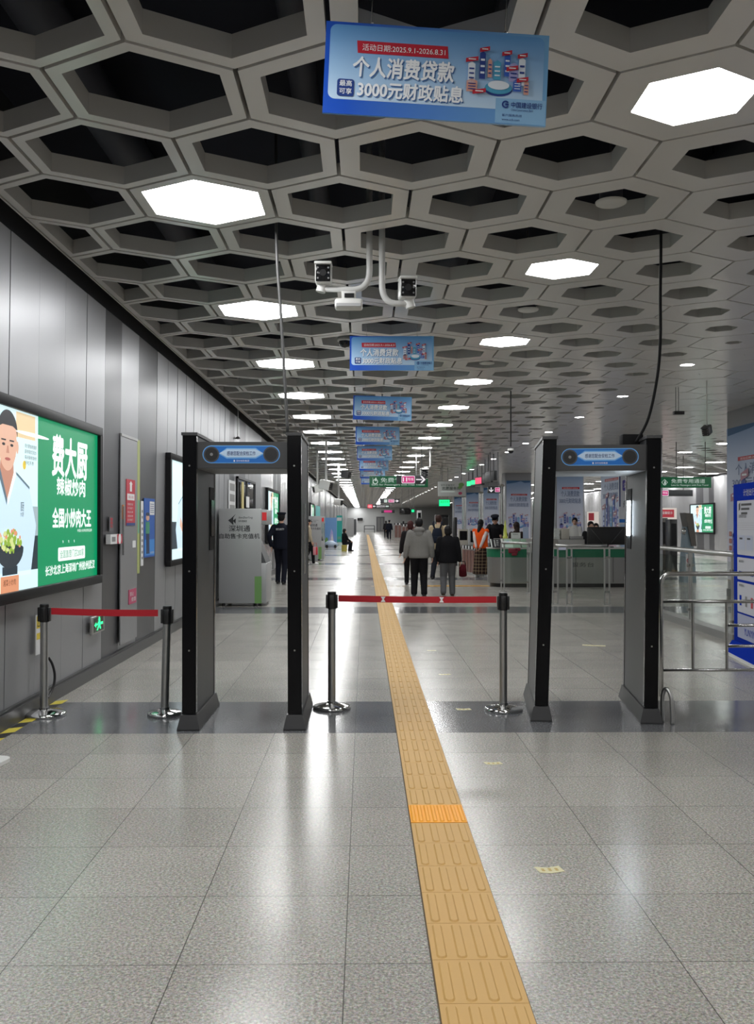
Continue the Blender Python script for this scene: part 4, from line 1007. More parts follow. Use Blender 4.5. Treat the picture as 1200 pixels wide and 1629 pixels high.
def far_a(g, w, h):
    g.rect(w*.2, h*.15, w*.36, h*.85, 0, SGW); g.rrect(w*.42, h*.15, w*.72, h*.85, .03, 0, SWH); g.rrect(w*.44, h*.2, w*.70, h*.8, .03, .005, MAG); g.text('11号线', w*.46, h*.32, h*.36, .01, SWH, w=w*.22); g.rect(w*.76, h*.44, w*.88, h*.56, 0, SWH); g.poly([(w*.84, h*.8), (w*.96, h*.5), (w*.84, h*.2)], 0, SWH)
hang_sign('line_sign', 'distant dark sign with a small magenta 11 and arrow', 605, 636, 793.5, 800.5, 62, SDARK, far_a)
def far_b(g, w, h):
    g.rect(0, 0, w*.22, h, .0, mat('sign_red_lit', '#d8334a', .4, emit=1.0)); g.text('05', w*.04, h*.2, h*.6, .01, SWH, w=w*.14); g.rect(w*.26, h*.42, w*.36, h*.58, 0, SWH); g.poly([(w*.3, h*.8), (w*.24, h*.5), (w*.3, h*.2)], 0, SWH); g.text('固戍方向', w*.42, h*.2, h*.6, 0, SWH, w=w*.36); g.rect(w*.82, h*.3, w*.96, h*.7, 0, SGW)
hang_sign('exit_sign', 'distant black sign with a red square at its left end', 585, 620, 802.5, 808.5, 70, SDARK, far_b)
hang_sign('line_sign', 'faint distant magenta sign below the black exit sign', 607, 628, 811, 816, 85, SDARK, lambda g, w, h: [g.rect(w*.2, h*.15, w*.8, h*.85, 0, MAG)])
def white_b(g, w, h):
    INKG = mat('ink_green_grey', '#46544e', .5)
    g.text('安检温馨提示', w*.1, h*.68, h*.14, 0, INKG, w=w*.5); g.text('志愿服务岗', w*.14, h*.42, h*.22, 0, INKG, w=w*.66, bold=.02); g.rect(w*.1, h*.3, w*.6, h*.33, 0, SGW); g.disc(w*.84, h*.78, w*.1, 0, SGRN, ry=h*.14); g.disc(w*.8, h*.6, w*.08, .003, SGRN, ry=h*.1); g.disc(w*.8, h*.2, w*.07, 0, mat('notice_pink', '#b24768', .5), ry=h*.1)
hang_sign('hanging_board', 'pale white board with dark lettering beyond the green lane sign', 697, 741, 766, 789.5, 38, mat('board_white', '#b9bdbb', .45), white_b, (.15, .85))
LEDG = mat('led_green', '#19e58a', .4, emit=1.5)
hang_sign('led_sign', 'small bright green lit display above the backpack wearer', 698, 716.5, 794.5, 806.5, 40, mat('led_case', (.01, .05, .035), .4), lambda g, w, h: [g.rect(w*.04, h*.12, w*.94, h*.94, 0, LEDG), g.text('请走专用', w*.12, h*.5, h*.3, .003, mat('led_ink', '#0a7d4c', .5, emit=.3), w=w*.7)])
hang_sign('hanging_screen', 'distant black hanging screen over the middle of the hall', 636, 654, 808.5, 818.5, 66, BLACKG, None)
hang_sign('led_sign', 'tiny green lit sign beside the distant black screen', 654, 660, 810, 815.5, 66, mat('led_case', (.01, .05, .035), .4), lambda g, w, h: [g.rect(w*.15, h*.15, w*.85, h*.85, 0, LEDG)])
# row of narrow box signs over the fare gates, edge on
for k, (x, yt, yb, Y, c, lab) in enumerate(((749, 764, 775, 44, LEDG, 'leftmost narrow lit gate sign, pale green'), (756, 762, 773, 41, LEDG, 'second narrow lit gate sign from the left, green'), (763.5, 758, 772, 38, mat('led_red', '#f0426c', .4, emit=1.2), 'narrow lit gate sign glowing red'), (776, 752, 768, 34.5, None, 'narrow unlit gate sign right of the red one'), (781.5, 749.5, 765, 32, None, 'rightmost narrow unlit gate sign'))):
    a = at_y(x, yt, Y); z = at_y(x, yb, Y).z
    t = thing('gate_sign', lab, 'sign', (a.x, Y, z), 'narrow signs over the fare gates', R(-76))
    b = MB(); b.box((-.4, -.06, 0), (.4, .06, a.z - z), SDARK, .01); b.build('case', t)
    if c: b = MB(); b.box((-.34, -.066, .06), (.34, -.06, a.z - z - .05), c); b.build('lit_face', t)
    b = MB(); [b.cyl((s, 0, a.z - z - .01), (s, 0, 4.95 - z), .016, SDARK, n=8) for s in (-.25, .25)]; b.build('rods', t)

# ================================================================== COLUMNS AND THEIR POSTERS
COLM = mat('column_cladding', (.36, .37, .40), .4, .3, var=.05, bscale=1)
PGRAD = grad_mat('poster_print', '#e9e6f1', '#5f8fc6', 'Z', 0, 3.5, .4, mid=(.62, '#c9d3ea'))
def poster_art(g, w, h, e=.004):
    g.poly([(w*.02, h*.95), (w*.4, h*.97), (w*.6, h*.99), (w*.75, h*.965), (w*.98, h*.97), (w*.98, h*.999), (w*.02, h*.999)], e, mat('print_cloud', '#3c6796', .5))
    g.rect(w*.2, h*.775, w*.86, h*.80, e, BREDM); g.text('活动日期:2025.9.1-2026.8.31', w*.24, h*.779, h*.015, e*2, BLET, w=w*.56)
    LS = mat('print_letter', '#7686ac', .5)
    g.text('个人消费贷款', w*.16, h*.685, h*.07, e, LS, w=w*.7, bold=.02); g.text('3000元财政贴息', w*.1, h*.605, h*.06, e, LS, w=w*.82, bold=.02)
    city(g, w*.5, h*.38, w*.54, e, mat('print_rose', '#b98a9c', .5), True)
    for k in range(4): g.rect(w*.3, h*(.2 - .025*k), w*(.72 + .03*(k % 2)), h*(.208 - .025*k), e, mat('print_rose', '#c88c9c', .5))
    g.text('中国建设银行', w*.3, h*.04, h*.03, e, BNAVY, w=w*.4)
def column(n, X, Y, W, D, label, faces, pw=1.0):
    b = MB(); b.box((X, Y, 0), (X + W, Y + D, 4.95), COLM, .03); b.box((X - .012, Y - .012, 0), (X + W + .012, Y + D + .012, .15), DARKG)
    structure(b, 'column', label, 'column')
    for side, lab in faces:
        w, h = (W if side == 'front' else D) - .1, 3.2
        o3, u = ((X + .05, Y - .018, 0), (1, 0, 0)) if side == 'front' else ((X - .018, Y + D - .05, 0), (0, -1, 0))
        z0 = .35
        M = frame(o3, u, (0, 0, 1)); t = MB()
        t.rect(0, 0, w, h, .0, PGRAD)
        t.add([(0,0,0),(w,0,0),(w,h,0),(0,h,0),(0,0,-.016),(w,0,-.016),(w,h,-.016),(0,h,-.016)], [(0,4,5,1),(1,5,6,2),(2,6,7,3),(3,7,4,0)], PWH)
        # local frame: mesh kept upright with z measured from the poster foot
        ob_m = MB(Matrix.Translation((0, 0, 0)) @ Matrix((Vector(u), Vector((0, 0, 1)), Vector(u).cross(Vector((0, 0, 1))))).transposed().to_4x4())
        ob_m.add([(p.x, p.y, p.z) for p in t.v], t.f[:1], PGRAD); ob_m.add([(p.x, p.y, p.z) for p in t.v], t.f[1:], PWH)
        o = ob_m.build('column_poster'); o.location = (o3[0], o3[1], z0); tag(o, lab, 'poster', 'bank posters wrapped on the columns')
        g = MB(ob_m.M); poster_art(g, w, h)
        if n == 1:
            for q in range(3): g.rrect(.12, .92 - .15*q, .26, 1.02 - .15*q, .02, .006, mat('print_brick', '#9c5a58', .5)); g.rrect(.135, .932 - .15*q, .245, 1.008 - .15*q, .015, .008, mat('print_salmon', '#c58a80', .5))
        g.build('printed_art', o)
c1 = at_x(1157, 800, 7.75)
column(1, 7.75, 16.6, 1.2, c1.y - 16.6, 'wide pillar at the right edge behind the blue information board', [('left', 'tall blue bank poster on the pillar at the right edge')])
c2 = at_y(957, 830, 29.5)
column(2, c2.x + .02, 27.0, 1.15, 2.6, 'pillar behind the counter, seen in the right part of the right gate', [('left', 'bank poster seen edge-on in the right part of the right gate')])
for n, (xa, xb, Y, lab) in enumerate(((884, 930, 35.5, 'left part of the right gate opening'), (804, 846, 44.2, 'left of the right gate'), (768, 795, 53.5, 'above the stooping officer'), (741, 765, 62.5, 'above the orange-vest woman'), (722, 738, 74, 'just right of the green lit display'))):
    a, b_ = at_y(xa, 830, Y), at_y(xb, 830, Y)
    column(3 + n, a.x, Y, b_.x - a.x, 1.1, f'pillar with bank posters, {lab}', [('front', f'blue and white bank poster, {lab}')])
for x, Y, lab in ((799, 40, 'shiny round steel post left of the second poster pillar'), (765.5, 50, 'shiny round steel post above the orange-vest woman'), (738.5, 58, 'pale round post right of the green display'), (766, 30, None)):
    if lab:
        p = at_y(x, 830, Y); mb = MB(Matrix.Translation((p.x, Y, 0))); mb.cyl((0,0,0), (0,0,3.1), .13, STEEL, n=20); mb.lathe([(.13, 3.1), (.1, 3.18), (.001, 3.22)], (0,0,0), STEEL, 20)
        tag(mb.build('steel_post'), lab, 'post')
# white station-name panel by column two
p = at_y(985.5, 830, 26); q = at_y(1003, 830, 26)
t = thing('station_panel', 'tall white station panel with blue stripe behind the lit gate bar', 'sign panel', (p.x, 26, 0))
mb = MB(); w = q.x - p.x; mb.box((0, 0, 0), (w, .08, 3.1), mat('panel_white', '#c9ccd6', .4)); mb.build('panel', t)
g = MB(frame((0, -.004, 0), (1, 0, 0), (0, 0, 1))); g.rect(0, 2.0, w*.12, 3.1, 0, NAVY); g.rect(0, 1.55, w, 1.65, 0, BLUE); g.rrect(w*.3, 2.45, w*.85, 2.75, .03, 0, mat('ink_violet', '#5a50a0', .5)); g.text('站', w*.4, 2.52, .16, .002, PWH); g.text('航', w*.36, 1.98, .2, 0, INK); g.rect(w*.6, 1.8, w*.85, 1.85, 0, GREY); g.rect(w*.1, .7, w*.9, 1.5, 0, mat('panel_pale', '#a9bfdc', .4)); g.build('lettering', t)

# ================================================================== SERVICE COUNTER
CTG = mat('counter_green', '#16694a', .35); CTM = mat('counter_metal', (.33, .33, .32), .33, .8)
c0 = on_z(795, 934.5); Yc0 = c0.y; xl = at_y(776, 900, Yc0 + .5).x; xr = at_y(1003, 900, Yc0).x; rr = .55
t = thing('service_counter', 'curved stainless service counter with a green band behind the right gate', 'counter', (xl + rr, Yc0, 0))
Lc = xr - xl - rr
def counter_shell(z0, z1, off, mt, D=.82):
    m_ = MB(); pts = []
    for k in range(13):
        a = R(180 + 90*k/12); pts.append((rr*math.cos(a)*(1 + off/rr), rr + (rr + off)*math.sin(a)))
    pts += [(Lc, -off)] + [(Lc, D), (-rr*.75, D)]
    m_.prism(pts, z0, z1, mt); return m_
counter_shell(.0, .09, -.06, BLACK).build('plinth', t); counter_shell(.09, .72, 0, CTM).build('body', t); counter_shell(.72, .92, .015, CTG).build('green_band', t); counter_shell(.92, .95, .03, mat('counter_top', (.5, .5, .48), .3)).build('top', t)
g = MB(frame((0, -.004, 0), (1, 0, 0), (0, 0, 1)))
xg = at_y(931, 905, Yc0).x - (xl + rr); g.rect(xg - .55, .42, xg + .42, .66, 0, mat('counter_plate', (.33, .33, .31), .4, .5)); g.text('服务台', xg - .06, .49, .11, .003, mat('ink_soft', (.06, .06, .06), .5), w=.55, align='C'); g.build('lettering', t)
for k, x in enumerate((.5, 1.5, 2.4)):
    m_ = MB(); m_.box((x, -.006, .12), (x + .012, .002, .72), DARKG); m_.build('seam', t)
m_ = MB(); m_.hexa([(-.40, .02, .95), (1.12, .02, .95), (1.12, .8, .95), (-.36, .8, .95)], [(-.40, .30, 1.16), (1.12, .30, 1.16), (1.12, .8, 1.16), (-.36, .8, 1.16)], STEELB); m_.build('sloped_ledge', t)
m_ = MB(); m_.box((1.13, .42, .95), (at_y(930, 860, Yc0 + .45).x - xl - rr, .8, 1.14), STEELB); m_.build('back_shelf', t)
# leaflets and small stands on the sloped front of the counter
def on_counter(name, label, cat, px, py0, py1, wpx, col, tilt=35, thick=.012, stripes=None, Y=None):
    Y = Y or Yc0 + .1; a = at_y(px, py1, Y); a.z = 1.165; w = wpx/F*Y; h = max(.12, (at_y(px, py0, Y).z - 1.165)/math.cos(R(tilt)))
    if tilt < 0: tilt = math.degrees(math.atan2(.28, .21)); Y = Yc0 - .005; a.z = .957; h = .33; thick = .006
    M = Matrix.Translation((a.x, Y, a.z)) @ Matrix.Rotation(R(-tilt), 4, 'X')
    mb = MB(M); mb.box((-w/2, 0, 0), (w/2, thick, h), col)
    if stripes:
        g2 = M @ frame((-w/2, -.003, 0), (1, 0, 0), (0, 0, 1)); old = mb.M; mb.M = g2; stripes(mb, w, h); mb.M = old
    return tag(mb.build(name), label, cat, 'leaflets and stands on the counter')
PAPER = mat('paper_white', '#c9cfca', .5); PGRN = mat('paper_green', '#a9c3b4', .5); PBLK = mat('leaflet_black', (.02, .02, .024), .4)
on_counter('leaflet_stand', 'dark sloped leaflet rack with white lettering at the counter corner', 'leaflet', 791, 857, 873, 20, PBLK, -1, .02, lambda g, w, h: [g.rect(w*.0, 0, w*.1, h, 0, PAPER), g.rect(w*.3, h*.1, w*.36, h*.9, 0, PAPER), g.rect(w*.85, 0, w, h, 0, PAPER)] + [g.text(c, w*.45, h*(.7 - .25*k), h*.18, .002, PAPER) for k, c in enumerate('请排队')])
on_counter('leaflet', 'pale green sheet lying beside the dark leaflet rack', 'leaflet', 809.5, 860, 871, 13, PGRN, -1, .008, lambda g, w, h: g.rect(w*.3, h*.6, w*.6, h*.75, 0, BLUE))
on_counter('leaflet', 'green tinted sheet in the middle of the counter front', 'leaflet', 822, 860, 872, 12, mat('paper_sage', '#7f9b86', .5), -1)
on_counter('leaflet', 'second green tinted sheet nearest the right gate', 'leaflet', 834, 861, 872, 9, mat('paper_sage', '#7f9b86', .5), -1)
on_counter('paper_card', 'white tent card standing on the counter before the long-haired woman', 'card', 821, 847.5, 858, 15, PAPER, 12, .01, lambda g, w, h: g.text('暂停服务', w*.2, h*.6, h*.22, 0, INK, w=w*.55), Yc0 + .5)
on_counter('paper_card', 'pale blue sheet standing beside the white tent card', 'card', 837, 838, 857, 9, mat('paper_blue', '#a5b4cc', .5), 5, .01, None, Yc0 + .5)
p = at_y(818, 876, Yc0 - .085); mb = MB(Matrix.Translation(p)); mb.box((-.13, .0, -.06), (.1, .042, .05), mat('cloth_red', (.22, .01, .03), .6), .02); mb.box((-.05, .005, -.12), (.08, .044, .0), mat('cloth_red', (.22, .01, .03), .6), .02); mb.box((.02, .0, -.01), (.16, .042, .06), mat('cloth_red', (.22, .01, .03), .6), .02)
tag(mb.build('red_cloth'), 'crumpled dark red cloth hanging on the counter front', 'cloth')
p = at_y(804, 856, Yc0 + .62); mb = MB(Matrix.Translation((p.x, p.y, 1.164))); mb.lathe([(.06, 0), (.06, .06), (.045, .065), (.04, .2), (.012, .42), (.001, .46)], (0,0,0), mat('yellow_lamp', (.55, .62, .1), .3, emit=.25), 16); tag(mb.build('warning_cone'), 'slim yellow-green cone on the counter', 'cone')
p = at_y(843, 872, 20.5); mb = MB(Matrix.Translation((p.x, p.y, p.z - .1))); mb.box((-.05, -.05, 0), (.05, .05, .24), PAPER, .01); mb.box((-.03, -.055, .12), (.03, -.05, .2), GREY); mb.cyl((0, .02, -p.z + .1), (0, .02, .01), .02, STEELB)
tag(mb.build('card_reader'), 'small white card reader on a post left of the right gate', 'card reader')
# big dark screen and things on the counter inside the gate opening
Ys = Yc0 + .5
a, b_ = at_y(931, 873, Ys), at_y(992, 838, Ys)
t = thing('security_screen', 'large black monitor seen from behind inside the right gate opening', 'monitor', ((a.x + b_.x)/2, Yc0 + .3, .953))
w, h = b_.x - a.x, b_.z - .953
mb = MB(); mb.box((-w/2, -.05, .06), (w/2, .02, h), BLACK, .03); mb.build('casing', t)
mb = MB(); mb.box((-.16, -.1, 0), (.16, .1, .02), BLACK, .006); mb.box((-.05, -.03, .0), (.05, .03, .1), BLACK); mb.build('foot', t)
for s in (-1, 1): mb = MB(); mb.tube([(s*w*.42, -.055, h*.92), (s*w*.1, -.06, .1)], .008, DARKG, 6); mb.build('cable', t)
for k, (x0, x1, y0, y1, m1, nm, lab) in enumerate(((882, 891, 839, 857, PAPER, 'paper_stack', 'stack of white papers at the left of the right gate opening'), (893, 906, 841, 857, mat('box_beige', (.45, .43, .38), .5), 'carton', 'beige carton on the counter inside the right gate opening'), (907, 928, 853, 857, mat('tray_grey', (.3, .3, .3), .4), 'tray', 'flat grey tray left of the black monitor'))):
    a, b_ = at_y(x0, y1, Yc0 + .45), at_y(x1, y0, Yc0 + .45); mb = MB()
    if k == 0:
        for q in range(6): mb.box((a.x + .01*(q % 2), Yc0 + .44, 1.146 + q*.045), (b_.x - .008*(q % 3), Yc0 + .65, 1.183 + q*.045), m1)
    else: mb.box((a.x, Yc0 + .44, 1.143), (b_.x, Yc0 + .7, max(b_.z, 1.18)), m1, .006); mb.box((a.x + .02, Yc0 + .5, max(b_.z, 1.18)), (b_.x - .02, Yc0 + .52, max(b_.z, 1.18) + .003), PAPER)
    tag(mb.build(nm), lab, 'papers' if k == 0 else nm)
mb = MB(Matrix.Translation(at_y(894, 871, Yc0 - .06))); mb.box((-.11, -.02, -.06), (.11, .02, .06), mat('oval_white', (.55, .56, .7), .3, emit=.3), .03); tag(mb.build('lit_plate'), 'small pale lit plate on the counter edge by the right gate', 'plate')
# ================================================================== BARRIERS
GLASS = mat('barrier_glass', (.62, .70, .66), .03, trans=.0)
def glass_mat():
    m = bpy.data.materials.new('barrier_glass_thin'); m.use_nodes = True; nt = m.node_tree; b = nt.nodes['Principled BSDF']; out = nt.nodes['Material Output']
    tr = nd(nt, 'ShaderNodeBsdfTransparent'); tr.inputs[0].default_value = (.90, .93, .91, 1); gl = nd(nt, 'ShaderNodeBsdfGlossy'); gl.inputs['Roughness'].default_value = .02; gl.inputs[0].default_value = (.8, .8, .8, 1)
    lw = nd(nt, 'ShaderNodeLayerWeight'); lw.inputs[0].default_value = .5; pw = nd(nt, 'ShaderNodeMath', operation='POWER'); pw.inputs[1].default_value = 5
    fr = nd(nt, 'ShaderNodeMath', operation='MULTIPLY_ADD'); fr.inputs[1].default_value = .45; fr.inputs[2].default_value = .03; mx = nd(nt, 'ShaderNodeMixShader')
    nt.links.new(lw.outputs['Facing'], pw.inputs[0]); nt.links.new(pw.outputs[0], fr.inputs[0]); nt.links.new(fr.outputs[0], mx.inputs[0]); nt.links.new(tr.outputs[0], mx.inputs[1]); nt.links.new(gl.outputs[0], mx.inputs[2]); nt.links.new(mx.outputs[0], out.inputs[0]); return m
GL = glass_mat()
def glass_barrier(label, pts, h, spans, rail=.032, foot=True, double=True):
    t = thing('glass_barrier', label, 'glass barrier', (pts[0][0], pts[0][1], 0), 'glass and steel barriers')
    o = Vector((pts[0][0], pts[0][1], 0)); P = [Vector((x, y, 0)) - o for x, y in pts]
    m_ = MB(); m_.tube([p + Vector((0, 0, h)) for p in P], rail, STEELB, 12); m_.build('top_rail', t)
    for k in range(len(P) - 1):
        a, b2 = P[k], P[k+1]; d = b2 - a; n = spans[k]; u = d.normalized(); nn = Vector((-u.y, u.x, 0))
        for q in range(n):
            s0, s1 = a + d*(q/n) + u*.05, a + d*((q+1)/n) - u*.05
            m_ = MB(); m_.hexa([s0 - nn*.006 + Vector((0,0,.12)), s1 - nn*.006 + Vector((0,0,.12)), s1 + nn*.006 + Vector((0,0,.12)), s0 + nn*.006 + Vector((0,0,.12))], [s0 - nn*.006 + Vector((0,0,h - .1)), s1 - nn*.006 + Vector((0,0,h - .1)), s1 + nn*.006 + Vector((0,0,h - .1)), s0 + nn*.006 + Vector((0,0,h - .1))], GL); m_.build('glass_pane', t)
        for q in range(n + 1):
            if q == n and k < len(P) - 2: continue
            c = a + d*(q/n); m_ = MB()
            for s in ((-.045, .045) if double else (0,)): m_.box(tuple(c + u*s + Vector((-.014, -.014, 0))), tuple(c + u*s + Vector((.014, .014, h))), STEELB)
            m_.cyl(c, c + Vector((0, 0, .015)), .075, STEELB, n=18)
            for z in (.25, h - .22): m_.box(tuple(c + Vector((-.05, -.02, z - .02))), tuple(c + Vector((.05, .02, z + .02))), STEEL)
            m_.build('post', t)
    return t
a = on_z(880, 962); b1 = on_z(962, 962); yb_ = (a.y + b1.y)/2
pe = on_z(1005, 948)
glass_barrier('glass barrier standing in front of the counter inside the right gate opening', [(at_y(884, 900, yb_).x, yb_), (at_y(905, 900, yb_).x, yb_ - .05), (at_y(966, 900, yb_ - .1).x, yb_ - .1)], 1.12, [1, 1])
gb = glass_barrier('glass barrier with a sticker sign right of the right gate, behind the steel fence', [(5.55, 18.0), (4.95, 15.6), (4.9, 12.2)], 1.14, [1, 2], .036)
q = on_z(815, 944); glass_barrier('short glass barrier left of the right gate', [(at_y(800, 900, q.y + .6).x, q.y + .6), (at_y(842, 900, q.y).x, q.y)], 1.1, [1])
# plinth of the glass barrier on the right
mb = MB(Matrix.Translation(-gb.location)); mb.prism([(4.80, 12.0), (5.0, 12.0), (5.05, 15.6), (5.66, 18.0), (5.44, 18.05), (4.84, 15.6)], 0, .1, mat('plinth_grey', (.22, .22, .21), .35)); mb.build('kerb', gb)
p = at_y(1098, 895, 13.96); mb = MB(); mb.box((p.x - .05, 13.98, p.z - .13), (p.x + .05, 13.99, p.z + .13), PWH); g2 = frame((p.x, 13.975, p.z + .03), (1,0,0), (0,0,1)); mb.M = g2; mb.ring(0, 0, .042, .01, .001, PRED); mb.rect(-.01, -.03, .01, .02, .001, INK); mb.disc(0, .02, .01, .001, INK, n=10); mb.poly([(-.034, .026), (-.026, .034), (.034, -.026), (.026, -.034)], .002, PRED); mb.text('禁止翻越', 0, -.1, .018, .001, PRED, w=.07, align='C')
o = mb.build('notice', gb); o.location = -gb.location; o['label'] = 'small white notice with a red no-climbing circle'
# steel tube fence at the right edge
yf = 8.32
def fz(x, y): return at_y(x, y, yf)
xl_, xm1, xm2 = fz(1052, 1000).x, fz(1102.5, 1000).x, fz(1156.5, 1000).x; xr_ = fz(1300, 1000).x
zt_, zm_, zb_ = fz(1100, 913).z, fz(1100, 957).z, fz(1100, 1066).z
t = thing('steel_fence', 'stainless tube fence running out of the photo beside the right gate', 'fence', (xl_, yf, 0))
m_ = MB(); rr2 = .09; pts = [(0, 0, 0), (0, 0, zt_ - rr2)] + [(rr2 - rr2*math.cos(R(a)), 0, zt_ - rr2 + rr2*math.sin(R(a))) for a in range(15, 91, 15)] + [(xr_ - xl_, 0, zt_)]
m_.tube(pts, .021, STEEL, 14); m_.build('top_rail', t)
m_ = MB(); m_.tube([(0, 0, zm_), (xr_ - xl_, 0, zm_)], .016, STEEL, 12); m_.build('middle_rail', t)
m_ = MB(); m_.tube([(0, 0, zb_), (xr_ - xl_, 0, zb_)], .014, STEEL, 12); m_.build('bottom_rail', t)
for x in (xm1, xm2): m_ = MB(); m_.cyl((x - xl_, 0, zb_), (x - xl_, 0, zm_), .014, STEEL, n=12); m_.build('upright', t)
for y in (995, 1028): z = fz(1100, y).z; m_ = MB(); m_.tube([(xm2 - xl_, 0, z), (xr_ - xl_, 0, z)], .014, STEEL, 12); m_.build('short_rail', t)
m_ = MB(); m_.cyl((xr_ - xl_ - .02, 0, 0), (xr_ - xl_ - .02, 0, zt_), .021, STEEL, n=12); m_.build('upright', t)
# ================================================================== BLUE INFORMATION BOARD
pa, pb = on_z(1168, 1039), on_z(1206, 1058)
dirb = (pb - pa); dirb.z = 0; u = dirb.normalized(); Lb = 1.5
t = thing('information_board', 'tall blue and white information board at the right edge behind the steel fence', 'information board', pa)
t.rotation_euler = (0, 0, math.atan2(u.y, u.x))
BB = mat('board_royal', '#12309c', .9, spec=.03); zt2 = at_y(1174, 771, pa.y).z
mb = MB(); mb.box((0, .0, .02), (Lb, .07, zt2), BB, .01); mb.build('panel', t)
mb = MB(); mb.hexa([(-.03, -.12, 0), (Lb + .05, -.12, 0), (Lb + .05, .28, 0), (-.03, .28, 0)], [(-.03, -.12, .03), (Lb + .05, -.12, .03), (Lb + .05, .28, .03), (-.03, .28, .03)], WHITE); mb.hexa([(0, -.10, .03), (Lb, -.10, .03), (Lb, 0, .03), (0, 0, .03)], [(0, -.02, .16), (Lb, -.02, .16), (Lb, 0, .16), (0, 0, .16)], BB); mb.build('foot', t)
g = MB(frame((0, -.003, 0), (1, 0, 0), (0, 0, 1))); PW = mat('board_sheet', '#c2c3cb', .9, spec=.03)
g.rrect(.17, 1.19, Lb - .05, 1.82, .02, 0, PW); g.rrect(.17, .9, Lb - .05, 1.16, .02, 0, PW); g.rrect(.17, .52, Lb - .05, .87, .02, 0, PW); g.rect(.17, .22, Lb - .05, .5, 0, mat('board_pale', '#a6aac0', .9, spec=.03))
g.text('计划出行 便捷乘车', .42, 1.87, .08, 0, PW, w=.9)
old = g.M; g.M = old @ Matrix.Translation((.14, 0, 0))
g.poly([(.1, 1.78), (.16, 1.8), (.16, 1.72), (.1, 1.7)], .002, INK)
for k in range(3): g.text(('地铁运营服务信息公示', '首末班车时间', '客服热线'), .2, 1.78, .03, .002, INK, w=.4) if False else g.rect(.2, 1.76 - .05*k, .6 - .08*k, 1.785 - .05*k, .002, INK)
g.text('运营服务信息', .1, 1.62, .04, .002, INK, w=.3)
for k in range(4): g.rect(.08, 1.56 - .025*k, .95, 1.562 - .025*k, .002, GREY)
for k in range(3): g.rrect(.1 + .3*k, 1.25, .34 + .3*k, 1.42, .01, .002, mat('board_tint', '#aeb4c8', .4)); g.rect(.13 + .3*k, 1.37, .25 + .3*k, 1.39, .003, INK)
g.text('乘车提示', .1, 1.1, .03, .002, INK, w=.2); g.text('换乘指引', .1, .82, .03, .002, INK, w=.2)
for k in range(4): g.rect(.1 + .22*k, .96, .22 + .22*k, 1.0, .002, BB); g.rect(.12 + .22*k, .6, .2 + .22*k, .72, .002, (BB, GREY, PRED, BB)[k])
g.text('YUNYING', .3, .27, .08, .002, BB, w=.5); g.build('printed_sheets', t)
p = at_y(1158, 870, 11.9)
# ================================================================== KIOSK AND CABINETS BY THE RIGHT WALL
p = on_z(1094, 915); Yk = 24.0; p = at_y(1094, 900, Yk)
t = thing('information_kiosk', 'grey-blue information kiosk with a slanted head right of the right gate', 'kiosk', (p.x, Yk, 0))
KB = mat('kiosk_blue', (.20, .27, .32), .35); KW = at_y(1103, 900, Yk).x - at_y(1083, 900, Yk).x
mb = MB(); z1 = at_y(1094, 838, Yk).z; mb.hexa([(-KW*.5, -.2, 0), (KW*.5, -.2, 0), (KW*.5, .2, 0), (-KW*.5, .2, 0)], [(-KW*.28, -.16, z1), (KW*.22, -.16, z1), (KW*.22, .16, z1), (-KW*.28, .16, z1)], KB); mb.build('body', t)
zt3 = at_y(1094, 816, Yk).z; mb = MB(); mb.hexa([(KW*.12, -.22, z1 - .5), (KW*.5, -.22, z1 - .5), (KW*.5, .22, z1 - .5), (KW*.12, .22, z1 - .5)], [(-KW*.38, -.22, zt3), (KW*.22, -.22, zt3 - .02), (KW*.22, .22, zt3 - .02), (-KW*.38, .22, zt3)], mat('kiosk_brown', (.10, .09, .08), .3)); mb.build('slanted_head', t)
mb = MB(); mb.ell((-KW*.35, -.1, z1 - .12), (.07, .07, .09), STEEL); mb.build('dome', t)
for k, (x0, x1, yt, Y, lab) in enumerate(((1048, 1063, 824, 30, 'wide dark brown steel cabinet just right of the right gate'), (1067, 1078, 826, 29, 'narrow black cabinet beside the kiosk'), (1063.5, 1066.5, 826, 31, 'slim steel post between the dark cabinets'))):
    a, b_ = at_y(x0, yt, Y), at_y(x1, yt, Y); mb = MB(); m1 = (mat('cabinet_brown', (.075, .068, .06), .35, .3), BLACK, STEELB)[k]
    mb.box((a.x, Y, 0), (b_.x, Y + .5, a.z), m1, .015); mb.box((a.x + .03, Y - .004, a.z*.5), (b_.x - .03, Y + .01, a.z*.92), BLACKG if k < 2 else STEELB); o = tag(mb.build('cabinet' if k < 2 else 'steel_post'), lab, 'cabinet' if k < 2 else 'post')
a, b_ = at_y(1049, 845, 44), at_y(1077, 808, 44)
mb = MB(); mb.box((a.x, 44, .5), (b_.x, 44.12, b_.z), mat('lit_board_cream', '#e2d8cf', .4, emit=.55)); mb.box((a.x + .1, 43.99, b_.z - .45), (a.x + .72, 44.0, b_.z - .08), mat('notice_red', '#b32a3a', .45)); mb.cyl((a.x + .1, 44.06, 0), (a.x + .1, 44.06, .6), .03, STEELB); mb.cyl((b_.x - .1, 44.06, 0), (b_.x - .1, 44.06, .6), .03, STEELB)
g2 = frame((a.x + .14, 43.985, b_.z - .3), (1,0,0), (0,0,1)); mb.M = g2; mb.text('温馨提示', 0, 0, .13, .002, PWH, w=.5)
tag(mb.build('lit_notice_board'), 'cream lit board with a red label behind the brown cabinet', 'notice board')
a, b_ = at_y(935, 832, 42), at_y(953, 814, 42)
mb = MB(); mb.box((a.x, 42, 0), (b_.x, 42.1, b_.z), mat('lit_board_cream', '#e2d8cf', .4, emit=.55)); mb.box((a.x + .05, 41.99, b_.z - .4), (a.x + .3, 42.0, b_.z - .06), PRED)
tag(mb.build('lit_notice_board'), 'small cream and red lit board above the black monitor', 'notice board')
